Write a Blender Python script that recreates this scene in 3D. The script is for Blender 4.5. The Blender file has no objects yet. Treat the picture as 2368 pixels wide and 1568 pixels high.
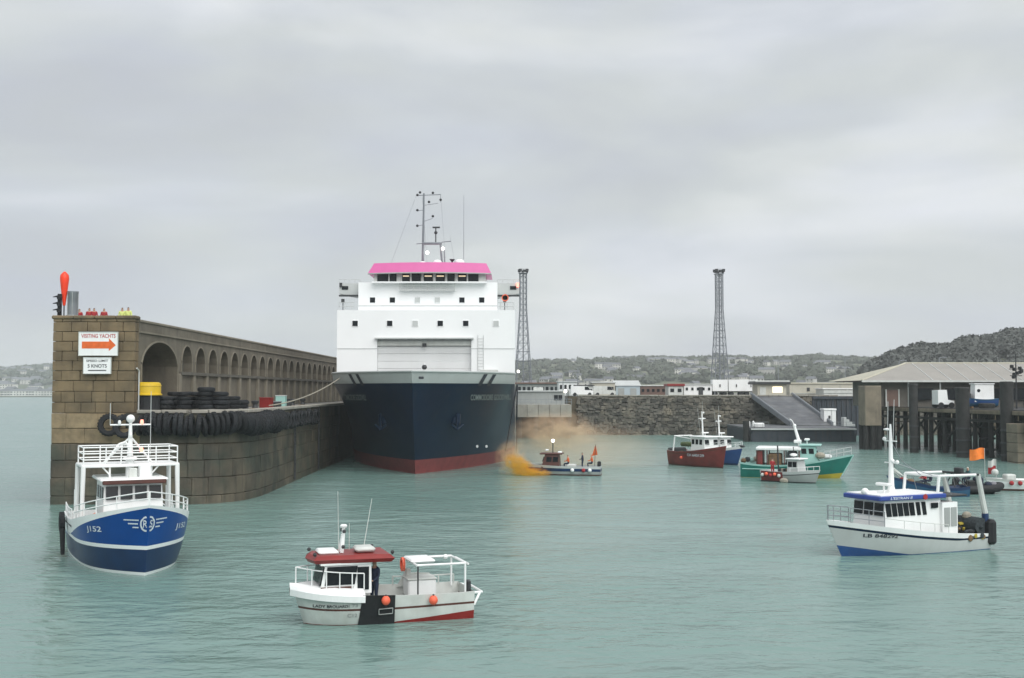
import bpy, bmesh, math, random
from mathutils import Vector, Matrix, noise as mnoise
random.seed(7)
R = math.radians
sc = bpy.context.scene
col = sc.collection

# ------------------------------------------------------------------ camera
H, F, CX, CY = 8.5, 2600.0, 1184.0, 784.0       # eye height; focal length and centre in units of a 2368-wide picture
PITCH = math.atan(121.0 / F)
cam_d = bpy.data.cameras.new('camera'); cam = bpy.data.objects.new('camera', cam_d); col.objects.link(cam)
cam.location = (0, 0, H); cam.rotation_euler = (R(90) + PITCH, 0, 0)
cam_d.sensor_width = 36.0; cam_d.lens = F / 2368.0 * 36.0
cam_d.clip_start = 0.5; cam_d.clip_end = 12000
sc.camera = cam
# ------------------------------------------------------------------ sky
SUN_EL, SUN_AZ = 48.0, 152.0        # azimuth clockwise from +Y: behind the camera, a little to its right
w = bpy.data.worlds.new('World'); sc.world = w; w.use_nodes = True
wn, wl = w.node_tree.nodes, w.node_tree.links
wn.clear()
out = wn.new('ShaderNodeOutputWorld'); bg = wn.new('ShaderNodeBackground')
sky = wn.new('ShaderNodeTexSky'); sky.sky_type = 'NISHITA'; sky.sun_disc = False
sky.sun_elevation = R(SUN_EL); sky.sun_rotation = R(SUN_AZ)
tc = wn.new('ShaderNodeTexCoord')
mp = wn.new('ShaderNodeMapping'); mp.inputs['Scale'].default_value = (1.0, 1.0, 3.6); mp.inputs['Rotation'].default_value = (R(4), R(-9), 0.4)
n1 = wn.new('ShaderNodeTexNoise'); n1.inputs['Scale'].default_value = 2.3; n1.inputs['Detail'].default_value = 5; n1.inputs['Roughness'].default_value = .48; n1.inputs['Distortion'].default_value = .35
n2 = wn.new('ShaderNodeTexNoise'); n2.inputs['Scale'].default_value = 4.1; n2.inputs['Detail'].default_value = 3
r1 = wn.new('ShaderNodeValToRGB')
r1.color_ramp.elements[0].position = .36; r1.color_ramp.elements[0].color = (.268, .281, .303, 1)
r1.color_ramp.elements[1].position = .66; r1.color_ramp.elements[1].color = (.388, .400, .408, 1)
e = r1.color_ramp.elements.new(.50); e.color = (.306, .322, .333, 1)
hue = wn.new('ShaderNodeMix'); hue.data_type = 'RGBA'; hue.blend_type = 'MULTIPLY'; hue.inputs[0].default_value = 1.0
r2 = wn.new('ShaderNodeValToRGB')
r2.color_ramp.elements[0].position = .38; r2.color_ramp.elements[0].color = (1.0, 1.0, .975, 1)
r2.color_ramp.elements[1].position = .62; r2.color_ramp.elements[1].color = (.98, .985, 1.025, 1)
mix = wn.new('ShaderNodeMix'); mix.data_type = 'RGBA'; mix.inputs[0].default_value = .965
sk = wn.new('ShaderNodeMix'); sk.data_type = 'RGBA'; sk.blend_type = 'MULTIPLY'; sk.inputs[0].default_value = 1.0
sk.inputs[7].default_value = (.07, .07, .07, 1)
wl.new(tc.outputs['Generated'], mp.inputs['Vector'])
wl.new(mp.outputs[0], n1.inputs['Vector']); wl.new(mp.outputs[0], n2.inputs['Vector'])
wl.new(n1.outputs[0], r1.inputs[0]); wl.new(n2.outputs[0], r2.inputs[0])
wl.new(r1.outputs[0], hue.inputs[6]); wl.new(r2.outputs[0], hue.inputs[7])
wl.new(sky.outputs[0], sk.inputs[6])
wl.new(sk.outputs[2], mix.inputs[6]); wl.new(hue.outputs[2], mix.inputs[7])
wl.new(mix.outputs[2], bg.inputs['Color']); bg.inputs['Strength'].default_value = 1.0
wl.new(bg.outputs[0], out.inputs['Surface'])
# ------------------------------------------------------------------ sun behind the cloud
sd = bpy.data.lights.new('sun', 'SUN'); sun = bpy.data.objects.new('sun', sd); col.objects.link(sun)
sd.energy = 1.45; sd.angle = R(70); sd.color = (1.0, .985, .96)
a, el = R(SUN_AZ), R(SUN_EL)
sdir = Vector((math.sin(a) * math.cos(el), math.cos(a) * math.cos(el), math.sin(el)))
sun.rotation_euler = (-sdir).to_track_quat('-Z', 'Y').to_euler()
sun.location = (60, -80, 90)
# ------------------------------------------------------------------ exposure and sampling
vs = sc.view_settings
vs.view_transform = 'Standard'; vs.look = 'None'; vs.exposure = 1.06; vs.gamma = 1.0; vs.use_curve_mapping = False
sc.render.engine = 'CYCLES'
cy = sc.cycles
cy.use_denoising = True
cy.max_bounces = 6; cy.diffuse_bounces = 3; cy.glossy_bounces = 3; cy.transmission_bounces = 4; cy.volume_bounces = 2
cy.volume_step_rate = 1.0; cy.volume_max_steps = 128
cy.caustics_reflective = False; cy.caustics_refractive = False
cy.sample_clamp_indirect = 6.0

# ------------------------------------------------------------------ helpers
def ray(px, py):
    u, v = (px - CX) / F, (CY - py) / F
    return Vector((u, math.cos(PITCH) - v * math.sin(PITCH), math.sin(PITCH) + v * math.cos(PITCH)))
def W(px, py, z=0.0):
    r = ray(px, py); return Vector((0, 0, H)) + r * ((z - H) / r.z)
def A(px, py, d):
    r = ray(px, py); return Vector((0, 0, H)) + r * (d / r.y)
def lerp(a, b, t): return a + (b - a) * t

class MB:
    def __init__(s): s.v, s.f, s.m = [], [], []
    def add(s, vs, fs, mi=0):
        o = len(s.v); s.v += [tuple(p) for p in vs]
        for f in fs: s.f.append(tuple(o + i for i in f)); s.m.append(mi)
        return s
    def box(s, c, d, mi=0, rz=0, top=(1, 1), mat=None):
        hx, hy, hz = d[0] / 2, d[1] / 2, d[2] / 2
        pts = [(sx * hx * (top[0] if sz > 0 else 1), sy * hy * (top[1] if sz > 0 else 1), sz * hz) for sz in (-1, 1) for sx, sy in ((-1, -1), (1, -1), (1, 1), (-1, 1))]
        M = Matrix.Translation(c) @ (mat if mat else Matrix.Rotation(rz, 4, 'Z'))
        return s.add([M @ Vector(p) for p in pts], [(3, 2, 1, 0), (4, 5, 6, 7), (0, 1, 5, 4), (1, 2, 6, 5), (2, 3, 7, 6), (3, 0, 4, 7)], mi)
    def cbox(s, c, d, ch=.03, mi=0, rz=0, jit=0, rnd=random):
        bm = bmesh.new(); bmesh.ops.create_cube(bm, size=1)
        for v in bm.verts:
            v.co = Vector((v.co.x * d[0] + rnd.uniform(-jit, jit), v.co.y * d[1] + rnd.uniform(-jit, jit), v.co.z * d[2] + rnd.uniform(-jit, jit)))
        bmesh.ops.bevel(bm, geom=list(bm.edges), offset=ch, segments=1, affect='EDGES')
        M = Matrix.Translation(c) @ Matrix.Rotation(rz, 4, 'Z')
        bm.verts.index_update()
        s.add([M @ v.co for v in bm.verts], [[v.index for v in f.verts] for f in bm.faces], mi); bm.free(); return s
    def tube(s, p0, p1, r0, r1=None, n=8, mi=0, caps=True):
        p0, p1 = Vector(p0), Vector(p1); r1 = r0 if r1 is None else r1
        ax = (p1 - p0).normalized(); t = Vector((0, 0, 1)) if abs(ax.z) < .9 else Vector((1, 0, 0))
        u = ax.cross(t).normalized(); v = ax.cross(u)
        vs = []
        for p, r in ((p0, r0), (p1, r1)):
            for i in range(n):
                a = 2 * math.pi * i / n; vs.append(p + (u * math.cos(a) + v * math.sin(a)) * r)
        fs = [(i, n + i, n + (i + 1) % n, (i + 1) % n) for i in range(n)]
        if caps: fs += [tuple(range(n)), tuple(range(2 * n - 1, n - 1, -1))]
        return s.add(vs, fs, mi)
    def path(s, pts, r, n=6, mi=0):
        for p, q in zip(pts, pts[1:]): s.tube(p, q, r, n=n, mi=mi)
        return s
    def lathe(s, prof, c=(0, 0, 0), n=16, mi=0, axis=None):
        M = Matrix.Translation(c) @ (axis.to_matrix().to_4x4() if axis else Matrix())
        vs = []
        for r, z in prof:
            for i in range(n):
                a = 2 * math.pi * i / n; vs.append(M @ Vector((r * math.cos(a), r * math.sin(a), z)))
        fs = [(k * n + i, k * n + (i + 1) % n, (k + 1) * n + (i + 1) % n, (k + 1) * n + i) for k in range(len(prof) - 1) for i in range(n)]
        if prof[0][0] > 1e-4: fs.append(tuple(range(n - 1, -1, -1)))
        if prof[-1][0] > 1e-4: fs.append(tuple((len(prof) - 1) * n + i for i in range(n)))
        return s.add(vs, fs, mi)
    def ball(s, c, r, n=10, mi=0, sq=(1, 1, 1)):
        k = n // 2; prof = [(math.sin(math.pi * i / k), -math.cos(math.pi * i / k)) for i in range(k + 1)]
        o = len(s.v); s.lathe([(max(a, 1e-5), b) for a, b in prof], n=n, mi=mi)
        for i in range(o, len(s.v)):
            p = s.v[i]; s.v[i] = (c[0] + p[0] * r * sq[0], c[1] + p[1] * r * sq[1], c[2] + p[2] * r * sq[2])
        return s
    def ext(s, poly, y0, y1, mi=0, M=None):           # poly: (x, z) outline pushed along y
        n = len(poly); vs = [Vector((x, y0, z)) for x, z in poly] + [Vector((x, y1, z)) for x, z in poly]
        if M: vs = [M @ v for v in vs]
        return s.add(vs, [tuple(range(n)), tuple(range(2 * n - 1, n - 1, -1))] + [(i, n + i, n + (i + 1) % n, (i + 1) % n) for i in range(n)], mi)
    def mesh(s, name, mats, smooth=False):
        me = bpy.data.meshes.new(name); me.from_pydata(s.v, [], s.f)
        for m in (mats if isinstance(mats, (list, tuple)) else [mats]): me.materials.append(m)
        for p, k in zip(me.polygons, s.m): p.material_index = k; p.use_smooth = smooth
        bm = bmesh.new(); bm.from_mesh(me); bmesh.ops.recalc_face_normals(bm, faces=bm.faces); bm.to_mesh(me); bm.free()
        if smooth:
            try: me.set_sharp_from_angle(angle=R(38))
            except Exception: pass
        return me
    def build(s, name, mats, parent=None, smooth=False, loc=None, rz=0):
        return link(name, s.mesh(name, mats, smooth), parent, loc, rz)

def link(name, me, parent=None, loc=None, rz=0, rot=None, scale=None):
    o = bpy.data.objects.new(name, me); col.objects.link(o)
    if parent: o.parent = parent
    if loc is not None: o.location = loc
    if rot is not None: o.rotation_euler = rot
    else: o.rotation_euler = (0, 0, rz)
    if scale is not None: o.scale = scale
    return o
def tag(o, label=None, cat=None, group=None, kind=None):
    for k, v in (('label', label), ('category', cat), ('group', group), ('kind', kind)):
        if v: o[k] = v
    return o
def thing(name, label, cat, loc=(0, 0, 0), rz=0, group=None):
    o = bpy.data.objects.new(name, None); col.objects.link(o); o.empty_display_size = .3
    o.location = loc; o.rotation_euler = (0, 0, rz); return tag(o, label, cat, group)

# ------------------------------------------------------------------ materials
def pm(name, c, rough=.6, var=.12, scale=1.5, bump=.0, bscale=12., metal=0., streak=0., sdark=(.12, .07, .04), rand=0., spec=.5, c2=None, c2at=.55, c2w=.12, c2scale=1.0, coat=0.):
    m = bpy.data.materials.new(name); m.use_nodes = True
    nt = m.node_tree; N, L = nt.nodes, nt.links
    b = N['Principled BSDF']; b.inputs['Roughness'].default_value = rough; b.inputs['Metallic'].default_value = metal
    b.inputs['Specular IOR Level'].default_value = spec
    if coat: b.inputs['Coat Weight'].default_value = coat
    geo = N.new('ShaderNodeNewGeometry')
    cur = N.new('ShaderNodeRGB').outputs[0]; cur.default_value = (*c, 1)
    def mixc(fac, a, bcol, blend='MIX'):
        x = N.new('ShaderNodeMix'); x.data_type = 'RGBA'; x.blend_type = blend
        if hasattr(fac, 'is_linked'): L.new(fac, x.inputs[0])
        else: x.inputs[0].default_value = fac
        L.new(a, x.inputs[6])
        if hasattr(bcol, 'is_linked'): L.new(bcol, x.inputs[7])
        else: x.inputs[7].default_value = (*bcol, 1)
        return x.outputs[2]
    def noise(s, det=4, vec=None, sc3=None):
        n = N.new('ShaderNodeTexNoise'); n.inputs['Scale'].default_value = s; n.inputs['Detail'].default_value = det
        v = geo.outputs['Position']
        if sc3:
            mpn = N.new('ShaderNodeMapping'); mpn.inputs['Scale'].default_value = sc3; L.new(v, mpn.inputs['Vector']); v = mpn.outputs[0]
        L.new(v, n.inputs['Vector']); return n.outputs[0]
    def ramp(f, a, bb):
        r = N.new('ShaderNodeMapRange'); r.inputs[1].default_value = a; r.inputs[2].default_value = bb; L.new(f, r.inputs[0]); return r.outputs[0]
    if c2: cur = mixc(ramp(noise(c2scale, 6), c2at - c2w, c2at + c2w), cur, c2)
    if var:
        f = ramp(noise(scale, 5), .25, .75)
        g = N.new('ShaderNodeMapRange'); g.inputs[3].default_value = 1 - var; g.inputs[4].default_value = 1 + var; L.new(f, g.inputs[0])
        cur = mixc(1.0, cur, g.outputs[0], 'MULTIPLY')
    if rand:
        oi = N.new('ShaderNodeObjectInfo'); g = N.new('ShaderNodeMapRange'); g.inputs[3].default_value = 1 - rand; g.inputs[4].default_value = 1 + rand
        L.new(oi.outputs['Random'], g.inputs[0]); cur = mixc(1.0, cur, g.outputs[0], 'MULTIPLY')
    if streak:
        f = ramp(noise(1.0, 5, sc3=(2.2, 2.2, .22)), .52, .78)
        ml = N.new('ShaderNodeMath'); ml.operation = 'MULTIPLY'; ml.inputs[1].default_value = streak; L.new(f, ml.inputs[0])
        cur = mixc(ml.outputs[0], cur, sdark)
    L.new(cur, b.inputs['Base Color'])
    if bump:
        bn = N.new('ShaderNodeBump'); bn.inputs['Strength'].default_value = min(1, bump); bn.inputs['Distance'].default_value = .05
        L.new(noise(bscale, 6), bn.inputs['Height']); L.new(bn.outputs[0], b.inputs['Normal'])
    return m
def emit(name, c, s):
    m = bpy.data.materials.new(name); m.use_nodes = True; b = m.node_tree.nodes['Principled BSDF']
    b.inputs['Base Color'].default_value = (*c, 1); b.inputs['Emission Color'].default_value = (*c, 1); b.inputs['Emission Strength'].default_value = s; return m
M = {}
M['white'] = pm('white_paint', (.84, .85, .84), .42, .05, .6, streak=.10, sdark=(.42, .36, .28), bump=.05, bscale=2)
M['ship_white'] = pm('ship_white', (.86, .87, .87), .45, .035, .25, streak=.05, sdark=(.62, .56, .5), bump=.04, bscale=.8)
M['offwhite'] = pm('weathered_white', (.58, .60, .57), .55, .12, 1.6, streak=.28, sdark=(.32, .30, .25))
M['grey'] = pm('grey_paint', (.33, .35, .34), .5, .1, .8, streak=.15)
M['palegrey'] = pm('pale_grey', (.50, .52, .51), .55, .08, .7, streak=.12, sdark=(.3, .28, .25))
M['bulwark'] = pm('bulwark_grey', (.44, .465, .455), .5, .06, .6, streak=.18, sdark=(.30, .28, .25))
M['navy'] = pm('navy_hull', (.004, .015, .036), .34, .18, .35, streak=.22, sdark=(.035, .032, .032), spec=.16, bump=.06, bscale=.5)
M['boot'] = pm('red_boot_topping', (.20, .04, .04), .55, .25, .9, streak=.25, sdark=(.12, .05, .05))
M['pink'] = pm('pink_paint', (.57, .095, .30), .4, .05, .6)
M['glass'] = pm('window_glass', (.012, .015, .018), .10, .3, 2.0, spec=.16)
M['door_white'] = pm('door_white', (.76, .77, .77), .5, .05, .4, streak=.1, sdark=(.5, .46, .4))
M['blue'] = pm('blue_hull', (.003, .058, .25), .32, .14, .8, streak=.10, sdark=(.01, .04, .12), spec=.22)
M['darkblue'] = pm('dark_blue_hull', (.004, .026, .09), .38, .2, 1.2, streak=.15, sdark=(.03, .04, .05))
M['midblue'] = pm('mid_blue', (.02, .07, .22), .4, .12, 1.)
M['roofblue'] = pm('roof_blue', (.025, .06, .28), .4, .1, 1.)
M['seablue'] = pm('sea_blue_hull', (.015, .085, .17), .4, .2, 1.2, streak=.2)
M['black'] = pm('black_rubber', (.012, .013, .015), .7, .3, 3., bump=.2, bscale=20)
M['tyre'] = pm('tyre_rubber', (.008, .0095, .012), .75, .4, 2.5, bump=.5, bscale=25, rand=.35, c2=(.035, .035, .034), c2at=.68, c2w=.08, c2scale=2.)
M['dark'] = pm('dark_metal', (.03, .032, .035), .55, .2, 2.)
M['steel'] = pm('galvanised_steel', (.26, .28, .30), .5, .12, 1.5, metal=.3)
M['towersteel'] = pm('tower_steel', (.19, .205, .225), .55, .12, 1.5)
M['red'] = pm('red_paint', (.22, .013, .011), .42, .15, 1.5, streak=.1, sdark=(.12, .03, .03))
M['redhull'] = pm('red_hull', (.17, .026, .022), .45, .3, 1., streak=.35, sdark=(.10, .06, .05))
M['brown'] = pm('brown_trim', (.09, .03, .022), .5, .2, 2.)
M['orange'] = pm('orange_buoy', (.85, .14, .07), .5, .08, 3.)
M['orange_mark'] = pm('orange_mark', (.90, .05, .012), .45, .08, 1.5)
M['flag_orange'] = pm('orange_cloth', (.85, .22, .03), .8, .15, 4.)
M['yellow'] = pm('yellow_plastic', (.70, .46, .015), .45, .12, 2., streak=.2, sdark=(.4, .25, .02))
M['green'] = pm('green_hull', (.006, .14, .11), .4, .2, 1., streak=.25, sdark=(.05, .12, .1))
M['mint'] = pm('mint_paint', (.32, .55, .50), .5, .1, 1.)
M['ochre'] = pm('ochre_boot', (.42, .33, .03), .5, .2, 1.5, streak=.2)
M['rust'] = pm('rusty_gear', (.16, .10, .05), .8, .4, 4., bump=.3)
M['net'] = pm('fishing_net', (.035, .045, .05), .9, .5, 8., bump=.8, bscale=40)
M['rope'] = pm('rope', (.34, .31, .25), .9, .2, 5.)
M['skin'] = pm('skin', (.45, .27, .19), .6, .05)
M['hair'] = pm('hair', (.03, .02, .015), .8, .1)
M['navycloth'] = pm('navy_cloth', (.012, .02, .045), .85, .2, 6.)
M['redcloth'] = pm('red_cloth', (.34, .025, .03), .85, .2, 6.)
M['orangecloth'] = pm('orange_cloth_jacket', (.60, .12, .03), .85, .2, 6.)
M['tealcloth'] = pm('teal_cloth', (.02, .09, .10), .85, .2, 6.)
M['hivis'] = pm('hi_vis_cloth', (.62, .68, .22), .8, .15, 6.)
M['greycloth'] = pm('grey_cloth', (.2, .2, .22), .85, .2, 6.)
M['deck'] = pm('boat_deck', (.27, .28, .27), .7, .2, 2., c2=(.16, .15, .13), c2scale=1.2)
M['letter_red'] = pm('sign_red', (.42, .03, .03), .6, .1)
M['arrow'] = pm('sign_arrow', (.72, .13, .02), .55, .2, 3.)
M['ink'] = pm('sign_ink', (.025, .03, .04), .6, .1)
M['letter_white'] = pm('lettering_white', (.60, .66, .72), .5, .15, 3.)
M['letter_pale'] = pm('lettering_pale', (.22, .25, .25), .5, .25, 1.)
# masonry
M['stone'] = pm('tower_stone', (.185, .136, .076), .85, .22, .9, bump=.6, bscale=5, streak=.42, sdark=(.075, .064, .045), rand=.10, c2=(.12, .092, .055), c2scale=.6)
M['stone_pale'] = pm('pale_course_stone', (.235, .178, .105), .85, .3, 1.6, bump=.8, bscale=5, streak=.35, sdark=(.10, .085, .06), rand=.12)
M['stone_wet'] = pm('tidal_stone', (.092, .076, .052), .6, .36, .8, bump=.6, bscale=5, streak=.85, sdark=(.020, .020, .016), rand=.22, c2=(.045, .05, .035), c2scale=.5)
M['joint'] = pm('mortar_joint', (.085, .068, .043), .9, .2)
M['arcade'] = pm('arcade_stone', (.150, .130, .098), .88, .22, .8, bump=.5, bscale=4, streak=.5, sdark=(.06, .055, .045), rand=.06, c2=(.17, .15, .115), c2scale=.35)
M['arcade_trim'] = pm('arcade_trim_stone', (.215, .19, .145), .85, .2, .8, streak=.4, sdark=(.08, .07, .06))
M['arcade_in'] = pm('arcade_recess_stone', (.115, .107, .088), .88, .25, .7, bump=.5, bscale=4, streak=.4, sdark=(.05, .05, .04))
M['concrete'] = pm('concrete', (.30, .285, .245), .85, .18, .8, bump=.4, bscale=4, streak=.45, sdark=(.14, .13, .11), rand=.08)
M['quaytop'] = pm('quay_surface', (.22, .21, .19), .8, .25, .6, c2=(.13, .125, .115), c2scale=.4)
M['rubble'] = pm('rubble_stone', (.078, .072, .060), .85, .4, 1.2, bump=.7, bscale=5, rand=.55, c2=(.12, .105, .08), c2scale=.35, c2at=.58)
M['pile'] = pm('weathered_pile', (.024, .024, .023), .8, .4, 1.4, bump=.4, bscale=5, streak=.4, sdark=(.012, .016, .013), rand=.2)
M['pile_rust'] = pm('rusty_pile', (.085, .045, .035), .8, .35, 1.4, streak=.4, sdark=(.02, .016, .013))
M['tan'] = pm('tan_concrete', (.20, .17, .125), .85, .25, .8, streak=.6, sdark=(.07, .06, .05), bump=.3)
M['shedwall'] = pm('shed_wall', (.15, .138, .118), .85, .2, .6, streak=.4, sdark=(.08, .07, .06))
M['cream'] = pm('cream_cladding', (.50, .48, .40), .7, .08, .6, streak=.2, sdark=(.3, .28, .22))
M['shedroof'] = pm('shed_roof', (.30, .285, .26), .75, .10, .35, streak=.25, sdark=(.27, .25, .22))
M['hiproof'] = pm('hip_roof', (.46, .44, .35), .7, .08, .5)
M['brickred'] = pm('brown_building', (.16, .10, .08), .8, .2, .8)
M['paleblue'] = pm('pale_blue_cladding', (.42, .50, .54), .7, .08, .6)
M['slate'] = pm('slate_roof', (.12, .125, .14), .7, .2, .3, rand=.3)
M['houses'] = pm('house_render', (.56, .55, .51), .8, .08, .1, rand=.25)
M['hill'] = pm('hill_ground', (.085, .10, .06), .95, .3, .02, c2=(.13, .14, .08), c2scale=.006)
M['leaf'] = pm('foliage_far', (.072, .085, .06), .95, .22, .02)
M['leafdark'] = pm('foliage_wood', (.088, .096, .088), .95, .2, .03)
M['plant'] = pm('wall_plant', (.07, .10, .035), .8, .3, 3.)
M['flower_pink'] = pm('pink_flower', (.55, .16, .20), .8, .2, 3.)
M['flower_cream'] = pm('cream_flower', (.60, .60, .40), .8, .2, 3.)
M['ramp'] = pm('ramp_steel', (.095, .10, .11), .6, .2, .7, streak=.2, bump=.2, c2=(.14, .145, .15), c2scale=.5)
M['sheetpile'] = pm('sheet_pile', (.030, .038, .05), .6, .3, 1., streak=.3)
M['lamp'] = emit('lit_lamp', (1, .93, .82), 3.0)
M['redlamp'] = emit('lit_red_lamp', (1, .25, .18), 1.2)
M['litwin'] = emit('lit_window', (1, .86, .6), .75)
# ================================================================== the setting
def water_mat():
    m = bpy.data.materials.new('sea_water'); m.use_nodes = True; N, L = m.node_tree.nodes, m.node_tree.links
    b = N['Principled BSDF']; b.inputs['Roughness'].default_value = .20; b.inputs['IOR'].default_value = 1.33
    geo = N.new('ShaderNodeNewGeometry')
    def nz(s, sc3, det=3, rot=0., dist=0.):
        mpn = N.new('ShaderNodeMapping'); mpn.inputs['Scale'].default_value = sc3; mpn.inputs['Rotation'].default_value = (0, 0, rot)
        n = N.new('ShaderNodeTexNoise'); n.inputs['Scale'].default_value = s; n.inputs['Detail'].default_value = det; n.inputs['Distortion'].default_value = dist
        L.new(geo.outputs['Position'], mpn.inputs['Vector']); L.new(mpn.outputs[0], n.inputs['Vector']); return n.outputs[0]
    def mth(op, a, bb):
        x = N.new('ShaderNodeMath'); x.operation = op
        for i, q in enumerate((a, bb)):
            if hasattr(q, 'is_linked'): L.new(q, x.inputs[i])
            else: x.inputs[i].default_value = q
        return x.outputs[0]
    slick = nz(.035, (1, 1.9, 1), 3, .3, .6)                       # calmer and rougher patches of water
    mr = N.new('ShaderNodeMapRange'); mr.inputs[1].default_value = .36; mr.inputs[2].default_value = .64; mr.inputs[3].default_value = .45; mr.inputs[4].default_value = 1.25
    L.new(slick, mr.inputs[0])
    h = mth('ADD', mth('MULTIPLY', nz(.30, (1, 1.5, 1), 3, .25, .4), .52), mth('MULTIPLY', nz(.95, (1, 1.7, 1), 4, -.2, .5), .25))
    h = mth('ADD', h, mth('MULTIPLY', nz(3.6, (1, 1.5, 1), 4, .1, .3), .045))
    h = mth('MULTIPLY', h, mr.outputs[0])
    bn = N.new('ShaderNodeBump'); bn.inputs['Strength'].default_value = 1.0; bn.inputs['Distance'].default_value = .46
    L.new(h, bn.inputs['Height']); L.new(bn.outputs[0], b.inputs['Normal'])
    r = N.new('ShaderNodeValToRGB'); L.new(nz(.02, (1, 1, 1), 4, 0, .5), r.inputs[0])
    r.color_ramp.elements[0].position = .35; r.color_ramp.elements[0].color = (.148, .256, .228, 1)
    r.color_ramp.elements[1].position = .68; r.color_ramp.elements[1].color = (.175, .276, .250, 1)
    L.new(r.outputs[0], b.inputs['Base Color'])
    return m
mb = MB(); mb.add([(-2900, -150, 0), (2900, -150, 0), (2900, 4200, 0), (-2900, 4200, 0)], [(0, 1, 2, 3)])
tag(mb.build('sea', water_mat()), 'green grey harbour water with small ripples', kind='structure')

# ---- far land: a hillside with houses, and a nearer wooded hill on the right
def interp(pts, x):
    if x <= pts[0][0]: return pts[0][1]
    for (a, b), (c, d) in zip(pts, pts[1:]):
        if x <= c: return lerp(b, d, (x - a) / (c - a))
    return pts[-1][1]
FH = [(-700, 866), (-300, 858), (0, 853), (60, 850), (130, 846), (400, 846), (900, 846), (1210, 838), (1330, 836), (1450, 830), (1560, 829), (1680, 826), (1780, 830), (1900, 825), (2010, 832), (2200, 838), (3000, 845)]
def far_d(px): return interp([(-700, 2500), (150, 2450), (700, 2200), (1200, 1900), (2200, 1700), (3000, 1700)], px)
def far_shore(px): return interp([(-700, 1650), (150, 1650), (600, 1300), (1100, 800), (3000, 760)], px)
def far_pt(px, k):                                  # k: 0 at the shore, 1 on the ridge, >1 behind it
    dr, ds = far_d(px), far_shore(px); d = lerp(ds, dr, k)
    zr = A(px, interp(FH, px), dr).z - 7.0
    z = 1.2 + (zr - 1.2) * (math.sin(min(k, 1) * math.pi / 2) ** 1.15) if k <= 1 else zr - (k - 1) * 60
    p = A(px, 905, d); z += 2.2 * mnoise.noise(Vector((p.x * .008, d * .008, 0))) * min(1, k * 3)
    return Vector((p.x, d, z))
mb = MB(); nx, nk = 120, 16
for i in range(nx + 1):
    px = lerp(-700, 3000, i / nx)
    mb.v += [tuple(far_pt(px, k / (nk - 3)) + Vector((0, 0, -3 if k == 0 else 0))) for k in range(nk + 1)]
for i in range(nx):
    for k in range(nk): o = i * (nk + 1) + k; mb.f.append((o, o + nk + 1, o + nk + 2, o + 1)); mb.m.append(0)
tag(mb.build('far_hill', M['hill'], smooth=True), 'low green hillside beyond the harbour dotted with houses', kind='structure')

def crown(mb, c, rx, rz, n, q, rnd):
    o = len(mb.v); mb.ball((0, 0, 0), 1.0, 8)              # opaque heart of the crown, uneven
    for i in range(o, len(mb.v)):
        p = mb.v[i]; k = rnd.uniform(.68, .95); mb.v[i] = (c[0] + p[0] * rx * k, c[1] + p[1] * rx * k, c[2] + p[2] * rz * k)
    for _ in range(n):
        a, s, rr = rnd.uniform(0, 2 * math.pi), rnd.uniform(-.55, 1), rnd.uniform(.62, 1) ** .5
        k = math.sqrt(max(0, 1 - s * s))
        p = Vector((c[0] + rx * k * math.cos(a) * rr, c[1] + rx * k * math.sin(a) * rr, c[2] + rz * s * rr))
        u = Vector((rnd.gauss(0, 1), rnd.gauss(0, 1), rnd.gauss(0, .6))).normalized(); v = u.cross(Vector((rnd.gauss(0, 1), rnd.gauss(0, 1), rnd.gauss(0, 1)))).normalized()
        e = q * rnd.uniform(.6, 1.3)
        mb.add([p + u * e + v * e * .3, p + v * e, p - u * e + v * .2 * e, p - v * e], [(0, 1, 2, 3)])
rn = random.Random(3)
mb = MB()
for i in range(2700):
    px = rn.uniform(-60, 140) if i % 6 == 0 else rn.uniform(1150, 2420)
    k = rn.choice((rn.uniform(.9, 1.04), rn.uniform(.2, 1.0)))
    if mnoise.noise(Vector((px * .011, k * 5, 2))) < -.2 and k < .9: continue
    p = far_pt(px, k); s = rn.uniform(.6, 1.3) * (1.5 if px < 200 else 1.15)
    crown(mb, p + Vector((0, 0, 2.6 * s)), 5.2 * s, 3.9 * s, 22, 1.2 * s, rn)
for px, hh in ((1656, 12), (1625, 8), (1450, 7), (1545, 7), (2150, 8)):
    p = far_pt(px, .99)
    for j in range(3): crown(mb, p + Vector((rn.uniform(-3, 3), 0, hh * .6)), 5, hh * .6, 50, 1.3, rn)
tag(mb.build('distant_trees', M['leaf']), 'grey green trees and hedges massed over the far hillside', 'trees', kind='stuff')

WH = [(1900, 880), (1990, 856), (2030, 838), (2080, 812), (2130, 800), (2170, 803), (2205, 801), (2235, 785), (2290, 779), (2310, 775), (2335, 768), (2420, 757), (2700, 752), (3000, 780)]
def wood_pt(px, k):
    d = lerp(430, 560, k); zr = A(px, interp(WH, px), 560).z - 5.5
    p = A(px, 905, d); return Vector((p.x, d, 7.0 + max(0, zr - 7.0) * math.sin(min(1, k) * math.pi / 2) - max(0, k - 1) * 12))
mb = MB(); nx, nk = 50, 9
for i in range(nx + 1):
    mb.v += [tuple(wood_pt(lerp(1880, 3000, i / nx), k / 7) - Vector((0, 0, 4 if k == 0 else 0))) for k in range(nk + 1)]
for i in range(nx):
    for k in range(nk): o = i * (nk + 1) + k; mb.f.append((o, o + nk + 1, o + nk + 2, o + 1)); mb.m.append(0)
tag(mb.build('wooded_hill', M['hill'], smooth=True), 'steep hill under dark woods behind the shed', kind='structure')
mb = MB()
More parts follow.
